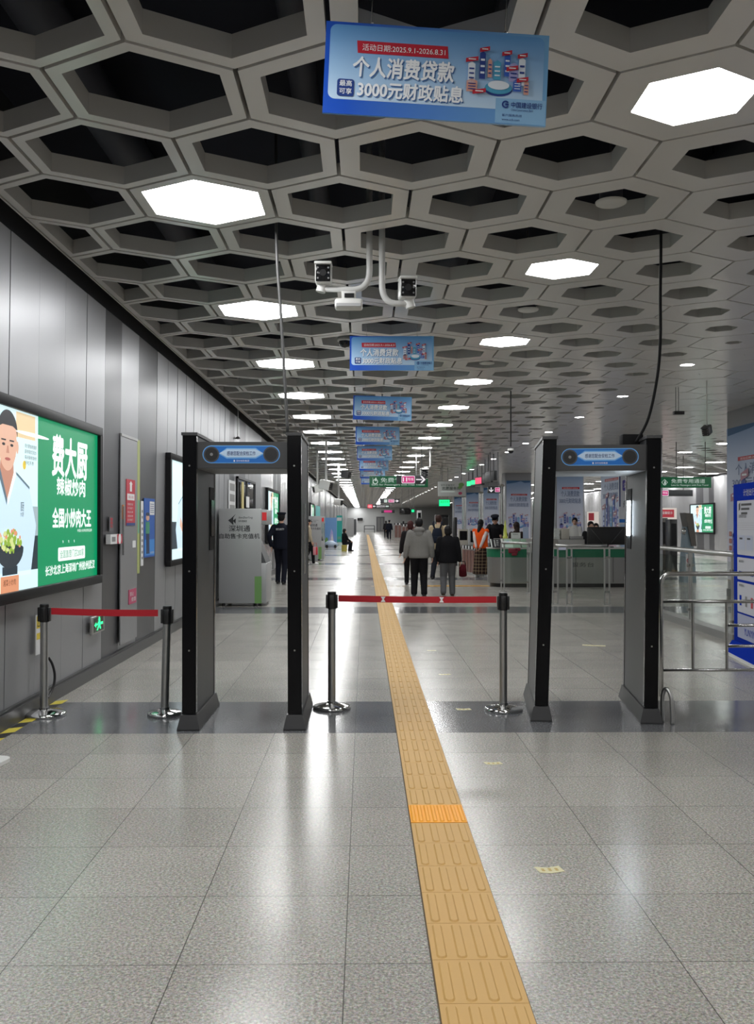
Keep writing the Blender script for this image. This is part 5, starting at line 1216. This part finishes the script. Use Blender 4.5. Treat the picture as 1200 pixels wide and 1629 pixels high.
# ================================================================== FARE GATES
WOOD = mat('gate_redbrown', (.15, .055, .04), .35); 
def fare_gate(label, x0, x1, yt, yb, panels=5, dy=1.2):
    a = on_z(x1, yb); Y = a.y; b_ = at_y(x0, yb, Y + dy); zt = at_y(x1, yt, Y).z
    A = Vector((a.x, Y, 0)); B = Vector((b_.x, Y + dy, 0)); d = B - A; u = d.normalized(); n = Vector((u.y, -u.x, 0)); n = n if n.y < 0 else -n
    t = thing('fare_gate', label, 'fare gate', A, 'red-brown fare gates')
    L = d.length; D = .28
    def bx(s0, s1, z0, z1, o0, o1, m1, nm):
        m_ = MB(); q = [u*s0 + n*o1, u*s1 + n*o1, u*s1 - n*o0, u*s0 - n*o0]; m_.hexa([p + Vector((0,0,z0)) for p in q], [p + Vector((0,0,z1)) for p in q], m1); return m_.build(nm, t)
    bx(0, L, 0, zt*.88, D, 0, STEELB, 'body')
    for k in range(panels): bx(L*(k + .12)/panels, L*(k + .88)/panels, .08, zt*.84, -.0, .012, WOOD, 'side_panel')
    bx(-.02, L + .02, zt*.88, zt, D + .02, .03, BLACK, 'top')
    for k in range(panels): bx(L*(k + .3)/panels, L*(k + .6)/panels, zt*.885, zt*.99, -.03, .036, WINK, 'white_stripe')
    return t
fare_gate('red-brown fare gate with a striped black top beside the orange-vest woman', 736, 760, 869, 917, 5, 1.6)
fare_gate('distant red-brown fare gate right of the far walker', 628, 645, 832, 857, 3, 3)
fare_gate('distant red-brown fare gate behind the grey-hoodie man', 640, 662, 834, 862, 4, 2.5)
# tall dark stands near the fare gates
for x0, x1, yt, Y, lab, m1 in ((693, 714, 819, 34, 'black upright machine behind the backpack wearer', BLACKG), (722.5, 727.5, 823, 33, 'slim black post beside the fare gates', BLACK), (747, 758, 841, 34, 'low grey cabinet behind the orange-vest woman', MACH), (730, 745, 842, 40, 'beige low cabinet beyond the fare gates', mat('box_beige', (.45, .43, .38), .5)), (640.5, 643.5, 829, 80, 'thin black post by the distant fare gates', BLACK), (664, 671, 812, 55, 'white lit panel above the grey-hoodie man', PWH)):
    a, b_ = at_y(x0, yt, Y), at_y(x1, yt, Y); mb = MB(); mb.box((a.x, Y, 0), (b_.x, Y + .4, a.z), m1, .02); mb.box((a.x + .04, Y - .004, a.z*.62), (b_.x - .04, Y + .01, a.z*.94), BLACKG if m1 is not BLACK and m1 is not BLACKG else mat('cabinet_black', (.006, .006, .007), .4)); tag(mb.build('cabinet' if x1 - x0 > 6 else 'steel_post'), lab, 'cabinet' if x1 - x0 > 6 else 'post')
# far wall fittings
def far_box(name, label, cat, x0, x1, y0, y1, Y, m1, d=.2):
    a, b_ = at_y(x0, y1, Y), at_y(x1, y0, Y); mb = MB(); mb.box((a.x, Y - d, max(0, a.z)), (b_.x, Y, b_.z), m1); return tag(mb.build(name), label, cat)
far_box('far_screen', 'small dark screen on the far white wall', 'screen', 569, 577, 824, 828, YEND - .01, BLACKG)
DRK = mat('far_door_grey', (.12, .12, .13), .4)
mb = MB(); a, b_ = at_y(599, 845, YEND), at_y(612, 822, YEND); mb.box((a.x, YEND - .1, 0), (b_.x, YEND - .01, b_.z), DRK); mb.box((a.x + .2, YEND - .12, .1), ((a.x + b_.x)/2 - .05, YEND - .1, b_.z - .2), GREY); mb.box(((a.x + b_.x)/2 + .05, YEND - .12, .1), (b_.x - .2, YEND - .1, b_.z - .2), GREY)
structure(mb, 'door_1', 'grey double door in the far wall', 'door')
p = on_z(580, 847); q = on_z(596, 847); t = thing('barrier_rail', 'thin dark barrier rail across the far end of the guide strip', 'barrier', (p.x, p.y, 0)); w = q.x - p.x
mb = MB(); [mb.cyl((0, 0, z), (w, 0, z), .05, MACHD, n=8) for z in (.5, 1.0)]; mb.build('rails', t)
for x in (0, w): mb = MB(); mb.cyl((x, 0, 0), (x, 0, 1.0), .06, MACHD, n=8); mb.build('post', t)
# ================================================================== PEOPLE
SKIN = mat('skin', (.52, .31, .22), .5); EYE = mat('eye_dark', (.02, .015, .012), .2)
def cloth(name, c, r=.85, **k): return mat('cloth_' + name, tuple(v*.8 for v in c) if max(c) < .1 else c, r, bump=.25, bscale=60, var=.12, spec=.12, **k)
def fused(mb, name, voxel, parent=None, smooth=3):
    """one continuous surface out of overlapping closed shapes"""
    o = mb.build('tmp')
    m = o.modifiers.new('r', 'REMESH'); m.mode = 'VOXEL'; m.voxel_size = voxel; m.use_smooth_shade = True
    s = o.modifiers.new('s', 'SMOOTH'); s.iterations = smooth; s.factor = .5
    bpy.context.view_layer.update()
    me = bpy.data.meshes.new_from_object(o.evaluated_get(bpy.context.evaluated_depsgraph_get()))
    mts = mb.mats; old = o.data; bpy.data.objects.remove(o); bpy.data.meshes.remove(old)
    me.name = name; me.materials.clear()
    me.materials.append(mts[0])
    me.polygons.foreach_set('material_index', [0]*len(me.polygons)); me.polygons.foreach_set('use_smooth', [True]*len(me.polygons)); me.update()
    r = bpy.data.objects.new(name, me); COL.objects.link(r)
    if parent is not None: r.parent = parent
    return r
def limb(mb, a, b, r0, r1, mt):
    mb.cyl(a, b, r0, mt, r1=r1, n=14); mb.ell(a, (r0,)*3, mt, n=14, k=8); mb.ell(b, (r1,)*3, mt, n=14, k=8)
def ik(a, c, l1, l2, hint):
    a, c = Vector(a), Vector(c); d = c - a; L = d.length
    if L > (l1 + l2)*.995: c = a + d.normalized()*(l1 + l2)*.995; d = c - a; L = d.length
    x = (l1*l1 - l2*l2 + L*L)/(2*L); h = math.sqrt(max(0, l1*l1 - x*x)); n = d.normalized(); hv = Vector(hint) - n*Vector(hint).dot(n)
    return a + n*x + hv.normalized()*h, c
def person(label, loc, H, face, top, bottom, hair, hairc, feet=((-.1, 0, 0), (.1, 0, 0)), hands=None, shoes=None, sleeves=None, coat_hem=.84, wide=1.0, skirt=None, hood=False, cap=None, vest=None, turn=0.0, lean=0.0, voxel=.012, sit=False, collar=None, back_text=None):
    """local frame: +Y is the way the person faces, sizes for a 1.70 m adult scaled by H"""
    k = H/1.70; V = lambda x, y, z: Vector((x, y, z))
    hipz = .90 if not sit else .47; zo = 0 if not sit else -.43
    def up(x, y, z):
        """points of the upper body, leaned forward about the hips"""
        z = z + zo; c, s_ = math.cos(lean), math.sin(lean); dy, dz = y, z - (.95 + zo)
        return V(x, dy*c + dz*s_, (.95 + zo) + dz*c - dy*s_)
    hands = hands or ((-.27*wide, .03, .80), (.27*wide, .03, .80))
    feet = [V(*f) for f in feet]; knees = []; hips = [V(-.09, 0, hipz), V(.09, 0, hipz)]; ank = []
    for i in (0, 1):
        a = feet[i] + V(0, -.03, .085); kn, a = ik(hips[i], a, .43, .42, (0, 1, .05)); knees.append(kn); ank.append(a)
    sh = [up(-.162*wide, 0, 1.372), up(.162*wide, 0, 1.372)]; hd_ = []; el = []
    for i in (0, 1):
        e, w_ = ik(sh[i], V(*hands[i]) + V(0, 0, zo), .285, .25, ((-1 if i == 0 else 1)*.5, -1, -.1)); el.append(e); hd_.append(w_)
    B = MB(); q = .88; hc = up(0, .02, 1.585)
    if lean: hc = up(0, .03, 1.575)
    rt = Matrix.Rotation(turn, 3, 'Z') @ Matrix.Rotation(-lean*.8, 3, 'X')
    # head with cheeks, jaw, nose, ears
    B.ell(hc + rt @ V(0, -.005, .02), (.078, .097, .1), SKIN, rt, 20, 14); B.ell(hc + rt @ V(0, .022, -.035), (.058, .068, .078), SKIN, rt, 18, 12)
    B.ell(hc + rt @ V(0, .1, -.012), (.013, .02, .022), SKIN, rt, 10, 8); B.ell(hc + rt @ V(0, .088, -.055), (.026, .012, .01), SKIN, rt, 10, 8)
    for s in (-1, 1): B.ell(hc + rt @ V(s*.077, -.005, -.005), (.013, .022, .032), SKIN, rt, 10, 8)
    limb(B, up(0, -.015, 1.40), hc + rt @ V(0, -.02, -.05), .056, .055, SKIN)
    for i in (0, 1): limb(B, sh[i], el[i], .044*q, .038*q, SKIN); limb(B, el[i], hd_[i], .038*q, .026, SKIN)
    for z0, z1, r0, r1 in ((1.36, 1.1, .12, .11), (1.1, .95, .105, .115)): 
        for s in (-.06, .06): limb(B, up(s, 0, z0 - .04), up(s, 0, z1), r0*.8, r1*.8, SKIN)
    for s in (-1, 1): limb(B, up(s*.02, 0, 1.35), up(s*.15*wide, 0, 1.365), .07, .05, SKIN)
    for i in (0, 1): limb(B, hips[i], knees[i], .078*q, .055*q, SKIN); limb(B, knees[i], ank[i], .052*q, .036, SKIN); limb(B, ank[i], feet[i] + V(0, .1, .03), .034, .025, SKIN)
    # hands: palm, four fingers, thumb
    for i in (0, 1):
        d = (hd_[i] - el[i]).normalized(); s = -1 if i == 0 else 1
        sd = d.cross(V(s, 0, .2)).normalized(); nn = sd.cross(d).normalized(); w0 = hd_[i]
        M3 = Matrix((sd, nn, d)).transposed()
        B.ell(w0 + d*.045, (.038, .016, .05), SKIN, M3, 12, 8)
        for f, (o, l) in enumerate(((-.028, .064), (-.009, .074), (.010, .069), (.028, .054))):
            p0 = w0 + d*.075 + sd*o; p1 = p0 + d*l*.55 - nn*s*.008; p2 = p1 + d*l*.4 - nn*s*.022
            limb(B, p0, p1, .0095, .009, SKIN); limb(B, p1, p2, .009, .0075, SKIN)
        tsd = 1 if sd.y > 0 else -1
        p0 = w0 + d*.02 + sd*.03*tsd; p1 = p0 + d*.03 + sd*.022*tsd; limb(B, p0, p1, .012, .011, SKIN); limb(B, p1, p1 + d*.028, .011, .009, SKIN)
    for pt in range(len(B.v)): B.v[pt] = B.v[pt]*k
    body = fused(B, 'person', voxel*.72*k, smooth=2); body.location = loc; body.rotation_euler = (0, 0, face); tag(body, label, 'person')
    def part(mb, nm, vx=voxel, sm=3):
        for pt in range(len(mb.v)): mb.v[pt] = mb.v[pt]*k
        return fused(mb, nm, vx*k, body, sm)
    def hard(mb, nm):
        for pt in range(len(mb.v)): mb.v[pt] = mb.v[pt]*k
        return mb.build(nm, body)
    for s in (-1, 1):
        e = MB(); e.ell(hc + rt @ V(s*.03, .082, .008), (.011, .008, .007), EYE, rt, 10, 6); hard(e, 'eye')
    e = MB(); e.ell(hc + rt @ V(0, .094, -.054), (.022, .006, .006), mat('lips', (.36, .13, .11), .5), rt, 10, 6); hard(e, 'mouth')
    # hair
    h = MB(); hm = mat('hair_' + hairc[0], tuple(v*.7 for v in hairc[1]), .55, spec=.2)
    h.ell(hc + rt @ V(0, -.016, .034), (.091, .104, .102), hm, rt, 20, 14)
    if hair == 'short': h.ell(hc + rt @ V(0, -.045, .0), (.084, .07, .075), hm, rt, 16, 10)
    if hair == 'bob': h.ell(hc + rt @ V(0, -.04, -.02), (.09, .075, .115), hm, rt, 16, 10)
    if hair == 'long':
        h.ell(hc + rt @ V(0, -.04, -.02), (.088, .072, .11), hm, rt, 16, 10)
        limb(h, hc + rt @ V(0, -.06, -.06), hc + rt @ V(-.02, -.09, -.2), .07, .062, hm); limb(h, hc + rt @ V(-.02, -.09, -.2), hc + rt @ V(-.04, -.1, -.36), .062, .04, hm)
    if hair == 'bun': h.ell(hc + rt @ V(.0, -.1, .07), (.045, .045, .045), hm, rt, 14, 10); h.ell(hc + rt @ V(0, -.04, -.01), (.08, .07, .09), hm, rt, 14, 10)
    if hair == 'tail':
        h.ell(hc + rt @ V(0, -.04, -.01), (.08, .07, .09), hm, rt, 14, 10); limb(h, hc + rt @ V(0, -.11, .02), hc + rt @ V(0, -.14, -.1), .04, .035, hm); limb(h, hc + rt @ V(0, -.14, -.1), hc + rt @ V(0, -.12, -.22), .035, .015, hm)
    part(h, 'hair', voxel*.8)
    if cap:
        c = MB(); c.M = Matrix.Translation(hc + rt @ V(0, 0, .065)) @ rt.to_4x4()
        c.loft([((0, 0, 0), .087, .1), ((0, 0, .03), .09, .103), ((0, .01, .055), .118, .128), ((0, .0, .075), .11, .12), ((0, 0, .085), .05, .06)], cap, 22)
        c.prism([(-.07, .085), (.07, .085), (.055, .135), (0, .15), (-.055, .135)], -.008, .004, BLACKG)
        hard(c, 'cap')
    # top garment
    t = MB(); sl = sleeves or top; W = wide; sw = 1.12 if wide > 1.15 else 1.0; lw = 1.16 if wide > 1.15 else 1.0
    hem = coat_hem + zo
    def uring(z, rx, ry, y=0): p = up(0, y, z); return ((p.x, p.y, p.z), rx*W, ry)
    t.loft([uring(coat_hem, .185, .135), uring(coat_hem + .05, .195, .145), uring(1.05, .185, .135), uring(1.22, .195, .14), uring(1.32, .185, .13), uring(1.375, .16, .11), uring(1.42, .115, .09), uring(1.455, .08, .075), uring(1.475, .068, .068)], top, 24)
    if sl is top:
        for i in (0, 1): limb(t, sh[i], el[i], .074*sw, .064*sw, top); limb(t, el[i], hd_[i] + (el[i] - hd_[i]).normalized()*.02, .062*sw, .048*sw, top)
    else:
        for i in (0, 1): t.ell(sh[i], (.075,)*3, top, n=14, k=8)
    if hood: t.ell(up(0, -.075, 1.45), (.125, .08, .07), top, Matrix.Rotation(R(-20), 3, 'X'), 18, 10); t.ell(up(0, -.02, 1.455), (.115, .095, .055), top, None, 18, 10); t.ell(up(0, -.1, 1.37), (.085, .045, .075), top, None, 16, 10)
    to = part(t, 'jacket' if vest is None else 'vest')
    if back_text:
        p = up(0, -.148, 1.30)*k; g = MB(frame(p, (1, 0, 0), (0, 0, 1))); g.text(back_text, 0, 0, .045*k, 0, WINK, w=.2*k, align='C'); g.build('lettering', to)
    if sl is not top:
        for i in (0, 1):
            s = MB(); limb(s, sh[i], el[i], .06, .052, sl); limb(s, el[i], hd_[i] + (el[i] - hd_[i]).normalized()*.02, .05, .038, sl); part(s, 'sleeve')
    # trousers or skirt
    if skirt:
        s = MB(); s.loft([((0, 0, .10), .25, .2), ((0, 0, .3), .225, .185), ((0, 0, .6), .195, .165), ((0, 0, .86), .17, .135), ((0, 0, 1.0), .15, .115)], skirt, 26); part(s, 'skirt')
    else:
        s = MB(); s.loft([((0, 0, hipz - .04), .165, .12), ((0, 0, hipz + .04), .17, .125), ((0, 0, hipz + .12), .16, .118)], bottom, 22)
        for i in (0, 1): limb(s, hips[i] + V(0, 0, -.02), knees[i], .098*lw, .078*lw, bottom); limb(s, knees[i], ank[i] + V(0, 0, .0), .076*lw, .06*lw, bottom); s.cyl(ank[i] + V(0, 0, .02), ank[i] + V(0, .01, -.045), .062*lw, bottom, n=14)
        part(s, 'trousers')
    sm_ = shoes or BLACK
    for i in (0, 1):
        s = MB(); f = feet[i]; 
        s.ell(f + V(0, .05, .04), (.048, .125, .042), sm_, None, 16, 8); s.ell(f + V(0, -.04, .055), (.042, .055, .055), sm_, None, 14, 8); s.loft([((f.x, f.y + .04, f.z + .001), .05, .14), ((f.x, f.y + .04, f.z + .03), .05, .14)], sm_, 18); part(s, 'shoe', voxel*.8, 1)
    return body
def foot_at(x, y): p = on_z(x, y); return Vector((p.x, p.y, 0))
def height(x, ytop, loc): return at_y(x, ytop, loc.y).z
JET = ('black', (.012, .011, .012)); BRN = ('brown', (.05, .02, .015))
NAVYU = cloth('navy_uniform', (.012, .014, .024)); 
L1 = foot_at(447.5, 929)
person('person in dark uniform and cap walking away, seen through the left gate', L1, height(447, 817, L1), R(-6), NAVYU, NAVYU, 'short', JET, feet=((-.10, .12, 0), (.09, -.14, 0)), hands=((-.23, -.08, .92), (.28, .1, .82)), cap=NAVYU, wide=1.1, back_text='SECURITY')
L2 = foot_at(490, 898); CAMO = cloth('beige_print', (.40, .34, .25))
mb_c = _m['cloth_beige_print']
person('person in a beige patterned jacket standing by the second ticket machine', L2, height(490, 826, L2), R(-75), CAMO, cloth('black_trousers', (.012, .012, .014)), 'bob', JET, feet=((-.1, -.1, 0), (.1, .22, 0)), hands=((-.25, .05, .80), (.25, .12, .78)), shoes=WHITE, voxel=.014)
L3 = foot_at(667, 948); HOOD = cloth('grey_hoodie', (.20, .195, .185)); BLK = cloth('black_trousers', (.012, .012, .014))
person('person in a grey hooded sweatshirt and black trousers walking away', L3, height(667, 825, L3), R(-3), HOOD, BLK, 'short', JET, feet=((-.11, .04, 0), (.11, -.02, 0)), hands=((-.31, -.02, .84), (.29, .04, .86)), hood=True, wide=1.2, coat_hem=.83)
L4 = foot_at(713, 948); BJ = cloth('black_jacket', (.010, .010, .012))
person('person in a black jacket and grey trousers walking away beside the grey hoodie', L4, height(706, 837, L4), R(-2), BJ, cloth('grey_trousers', (.10, .10, .105)), 'bob', JET, feet=((-.12, -.12, .03), (.11, .10, 0)), hands=((-.24, .06, .86), (.30, .02, .80)), wide=1.2, coat_hem=.80, shoes=cloth('brown_shoe', (.06, .04, .025)))
L5 = foot_at(698, 924); BGE = cloth('beige_jacket', (.47, .38, .25))
person('person in a beige jacket wearing a dark backpack, ahead of the black jacket', L5, height(698, 820, L5), R(-12), BGE, cloth('dark_jeans', (.02, .022, .03)), 'short', BRN, feet=((-.12, -.25, .05), (.1, .2, 0)), hands=((-.28, .1, .85), (.28, .02, .82)), wide=1.12, coat_hem=.82)
L6 = foot_at(653, 930); 
person('person with dark red hair and dark clothes mostly hidden behind the grey hoodie', L6, height(653, 829, L6), R(-4), cloth('dark_coat', (.02, .018, .02)), BLK, 'bob', ('red_brown', (.07, .02, .02)), feet=((-.1, .1, 0), (.1, -.12, 0)))
L7 = foot_at(765, 918.5); ORV = cloth('orange_vest', (.80, .10, .015)); WSL = cloth('white_sleeve', (.62, .56, .55))
def plaid():
    m = cloth('plaid_skirt', (.05, .035, .03)); nt = m.node_tree; b = nt.nodes['Principled BSDF']
    tc = nd(nt, 'ShaderNodeTexCoord'); sp = nd(nt, 'ShaderNodeSeparateXYZ'); nt.links.new(tc.outputs['Object'], sp.inputs[0]); outs = []
    for ax in ('X', 'Z'):
        a = nd(nt, 'ShaderNodeMath', operation='MULTIPLY'); a.inputs[1].default_value = 11; nt.links.new(sp.outputs[ax], a.inputs[0])
        f = nd(nt, 'ShaderNodeMath', operation='FRACT'); nt.links.new(a.outputs[0], f.inputs[0]); l = nd(nt, 'ShaderNodeMath', operation='LESS_THAN'); l.inputs[1].default_value = .2; nt.links.new(f.outputs[0], l.inputs[0]); outs.append(l.outputs[0])
    ad = nd(nt, 'ShaderNodeMath', operation='ADD'); nt.links.new(outs[0], ad.inputs[0]); nt.links.new(outs[1], ad.inputs[1]); mu = nd(nt, 'ShaderNodeMath', operation='MULTIPLY'); mu.inputs[1].default_value = .5; nt.links.new(ad.outputs[0], mu.inputs[0])
    mx = nd(nt, 'ShaderNodeMix', data_type='RGBA'); mx.inputs[6].default_value = (.03, .018, .016, 1); mx.inputs[7].default_value = (.30, .22, .13, 1); nt.links.new(mu.outputs[0], mx.inputs[0]); nt.links.new(mx.outputs[2], b.inputs['Base Color']); return m
person('person in an orange vest and plaid skirt standing with hands behind the back', L7, height(765, 827, L7), R(-28), ORV, BLK, 'long', JET, feet=((-.13, 0, 0), (.13, .03, 0)), hands=((-.06, -.20, .88), (.07, -.21, .90)), sleeves=WSL, vest=True, skirt=plaid(), shoes=WHITE, coat_hem=.86, wide=1.16)
Yk2 = 27.5; p = at_y(790, 826, Yk2); OLV = cloth('olive_vest', (.12, .12, .085))
person('person in a dark cap and uniform stooping over the counter beside the orange vest', (p.x, Yk2, 0), 1.83, R(165), cloth('uniform_black', (.02, .02, .024)), BLK, 'short', JET, hands=((-.2, .5, 1.08), (.22, .52, 1.08)), cap=NAVYU, lean=.45)
p = at_y(822, 833, Yc0 + 1.5)
person('person with long dark hair sitting behind the counter, turned away', (p.x, Yc0 + 1.5, 0), 1.56, R(20), cloth('brown_knit', (.05, .035, .03)), BLK, 'long', ('dark_brown', (.025, .014, .012)), voxel=.014)
p = at_y(915, 824, 29)
person('person in a white shirt standing behind the counter, left in the right gate', (p.x, 29, 0), p.z, R(150), cloth('white_shirt', (.62, .62, .6)), BLK, 'short', JET, hands=((-.2, .3, 1.0), (.2, .3, 1.0)), voxel=.014, turn=.2)
p = at_y(940, 830, Yc0 + 1.6)
person('person mostly hidden behind the black monitor, dark head showing', (p.x, Yc0 + 1.6, 0), p.z, R(180), cloth('uniform_black', (.02, .02, .024)), BLK, 'short', JET, voxel=.014)
p = at_y(948.5, 833, Yc0 + 2.6)
person('second person hidden behind the black monitor, standing farther right', (p.x, Yc0 + 2.6, 0), p.z, R(170), cloth('uniform_black', (.02, .02, .024)), BLK, 'short', JET, voxel=.014)
L = foot_at(619.5, 858)
person('distant person in a navy uniform walking away left of the grey hoodie', L, height(619, 828, L), R(-3), NAVYU, NAVYU, 'short', JET, feet=((-.1, .1, 0), (.1, -.15, 0)), wide=1.1, cap=NAVYU, voxel=.02)
L = foot_at(614.3, 855.5)
person('distant dark figure just left of the navy uniform', L, height(614, 828.5, L), R(5), cloth('dark_coat', (.02, .018, .02)), BLK, 'bob', JET, voxel=.02)
L = foot_at(548, 877)
st = MB(Matrix.Translation(L)); st.cyl((0, -.02, 0), (0, -.02, .3), .15, mat('stool_yellow', (.45, .38, .08), .5), n=18); st.cyl((0, -.02, .3), (0, -.02, .335), .18, mat('stool_yellow', (.45, .38, .08), .5), n=18); tag(st.build('stool'), 'low yellowish stool under the seated figure by the turquoise board', 'stool')
person('small dark figure sitting on a stool beside the turquoise board', L, 1.6, R(-60), BJ, cloth('dark_jeans', (.02, .022, .03)), 'bob', JET, feet=((-.1, .38, 0), (.1, .4, 0)), hands=((-.2, .3, 1.0), (.2, .3, 1.0)), sit=True, voxel=.018, coat_hem=.9)
# bags
def bag(name, label, loc, rot, parts): 
    t = thing(name, label, 'bag', loc); t.rotation_euler = rot
    for nm, mb in parts: mb.build(nm, t)
    return t
BP = cloth('backpack', (.015, .02, .035))
k5 = height(698, 820, L5)/1.7
M5 = Matrix.Translation(L5) @ Matrix.Rotation(R(-12), 4, 'Z')
b = MB(); b.loft([((0, 0, -.2), .13, .07), ((0, -.02, -.12), .15, .1), ((0, -.02, .05), .14, .095), ((0, 0, .17), .11, .07), ((0, .01, .2), .05, .03)], BP, 20)
pk = MB(); pk.box((-.09, -.135, -.17), (.09, -.09, -.02), BP, .02)
s = MB(); [s.tube([(x*.7, .0, .16), (x*1.25, .02, .3), (x*1.3, .11, .37)], .022, BP, 8) for x in (-.09, .09)]
t = bag('backpack', 'dark backpack on the back of the beige jacket', M5 @ Vector((0, -.255*k5, 1.18*k5)), (0, 0, R(-12)), (('pouch', b), ('pocket', pk), ('strap', s)))
b = MB(); b.loft([((0, 0, -.27), .045, .075), ((0, 0, -.25), .055, .085), ((0, 0, 0), .045, .075)], cloth('dark_red_bag', (.09, .008, .014)), 18)
s = MB(); s.tube([(0, -.07, -.01), (0, -.05, .09), (0, .05, .09), (0, .07, -.01)], .009, BLK, 8)
p = at_y(736, 899, L4.y + .02); bag('handbag', 'dark red bag hanging from the right hand of the black jacket', p, (0, R(-28), R(80)), (('pouch', b), ('handle', s)))
b = MB(); b.box((-.04, -.08, -.30), (.04, .08, 0), mat('bag_pink', (.62, .25, .28), .5), .02); s = MB(); s.tube([(0, -.06, -.01), (0, -.05, .14), (0, .05, .14), (0, .06, -.01)], .008, RED, 8); r_ = MB(); r_.box((-.044, .02, -.295), (.044, .084, -.01), mat('bag_red', (.6, .02, .04), .5), .01)
p = at_y(501.5, 870, L2.y - .1); bag('shopping_bag', 'pink and red shopping bag carried by the beige patterned jacket', p, (0, R(-8), R(-80)), (('pouch', b), ('handle', s), ('red_panel', r_)))
bpy.context.view_layer.update()
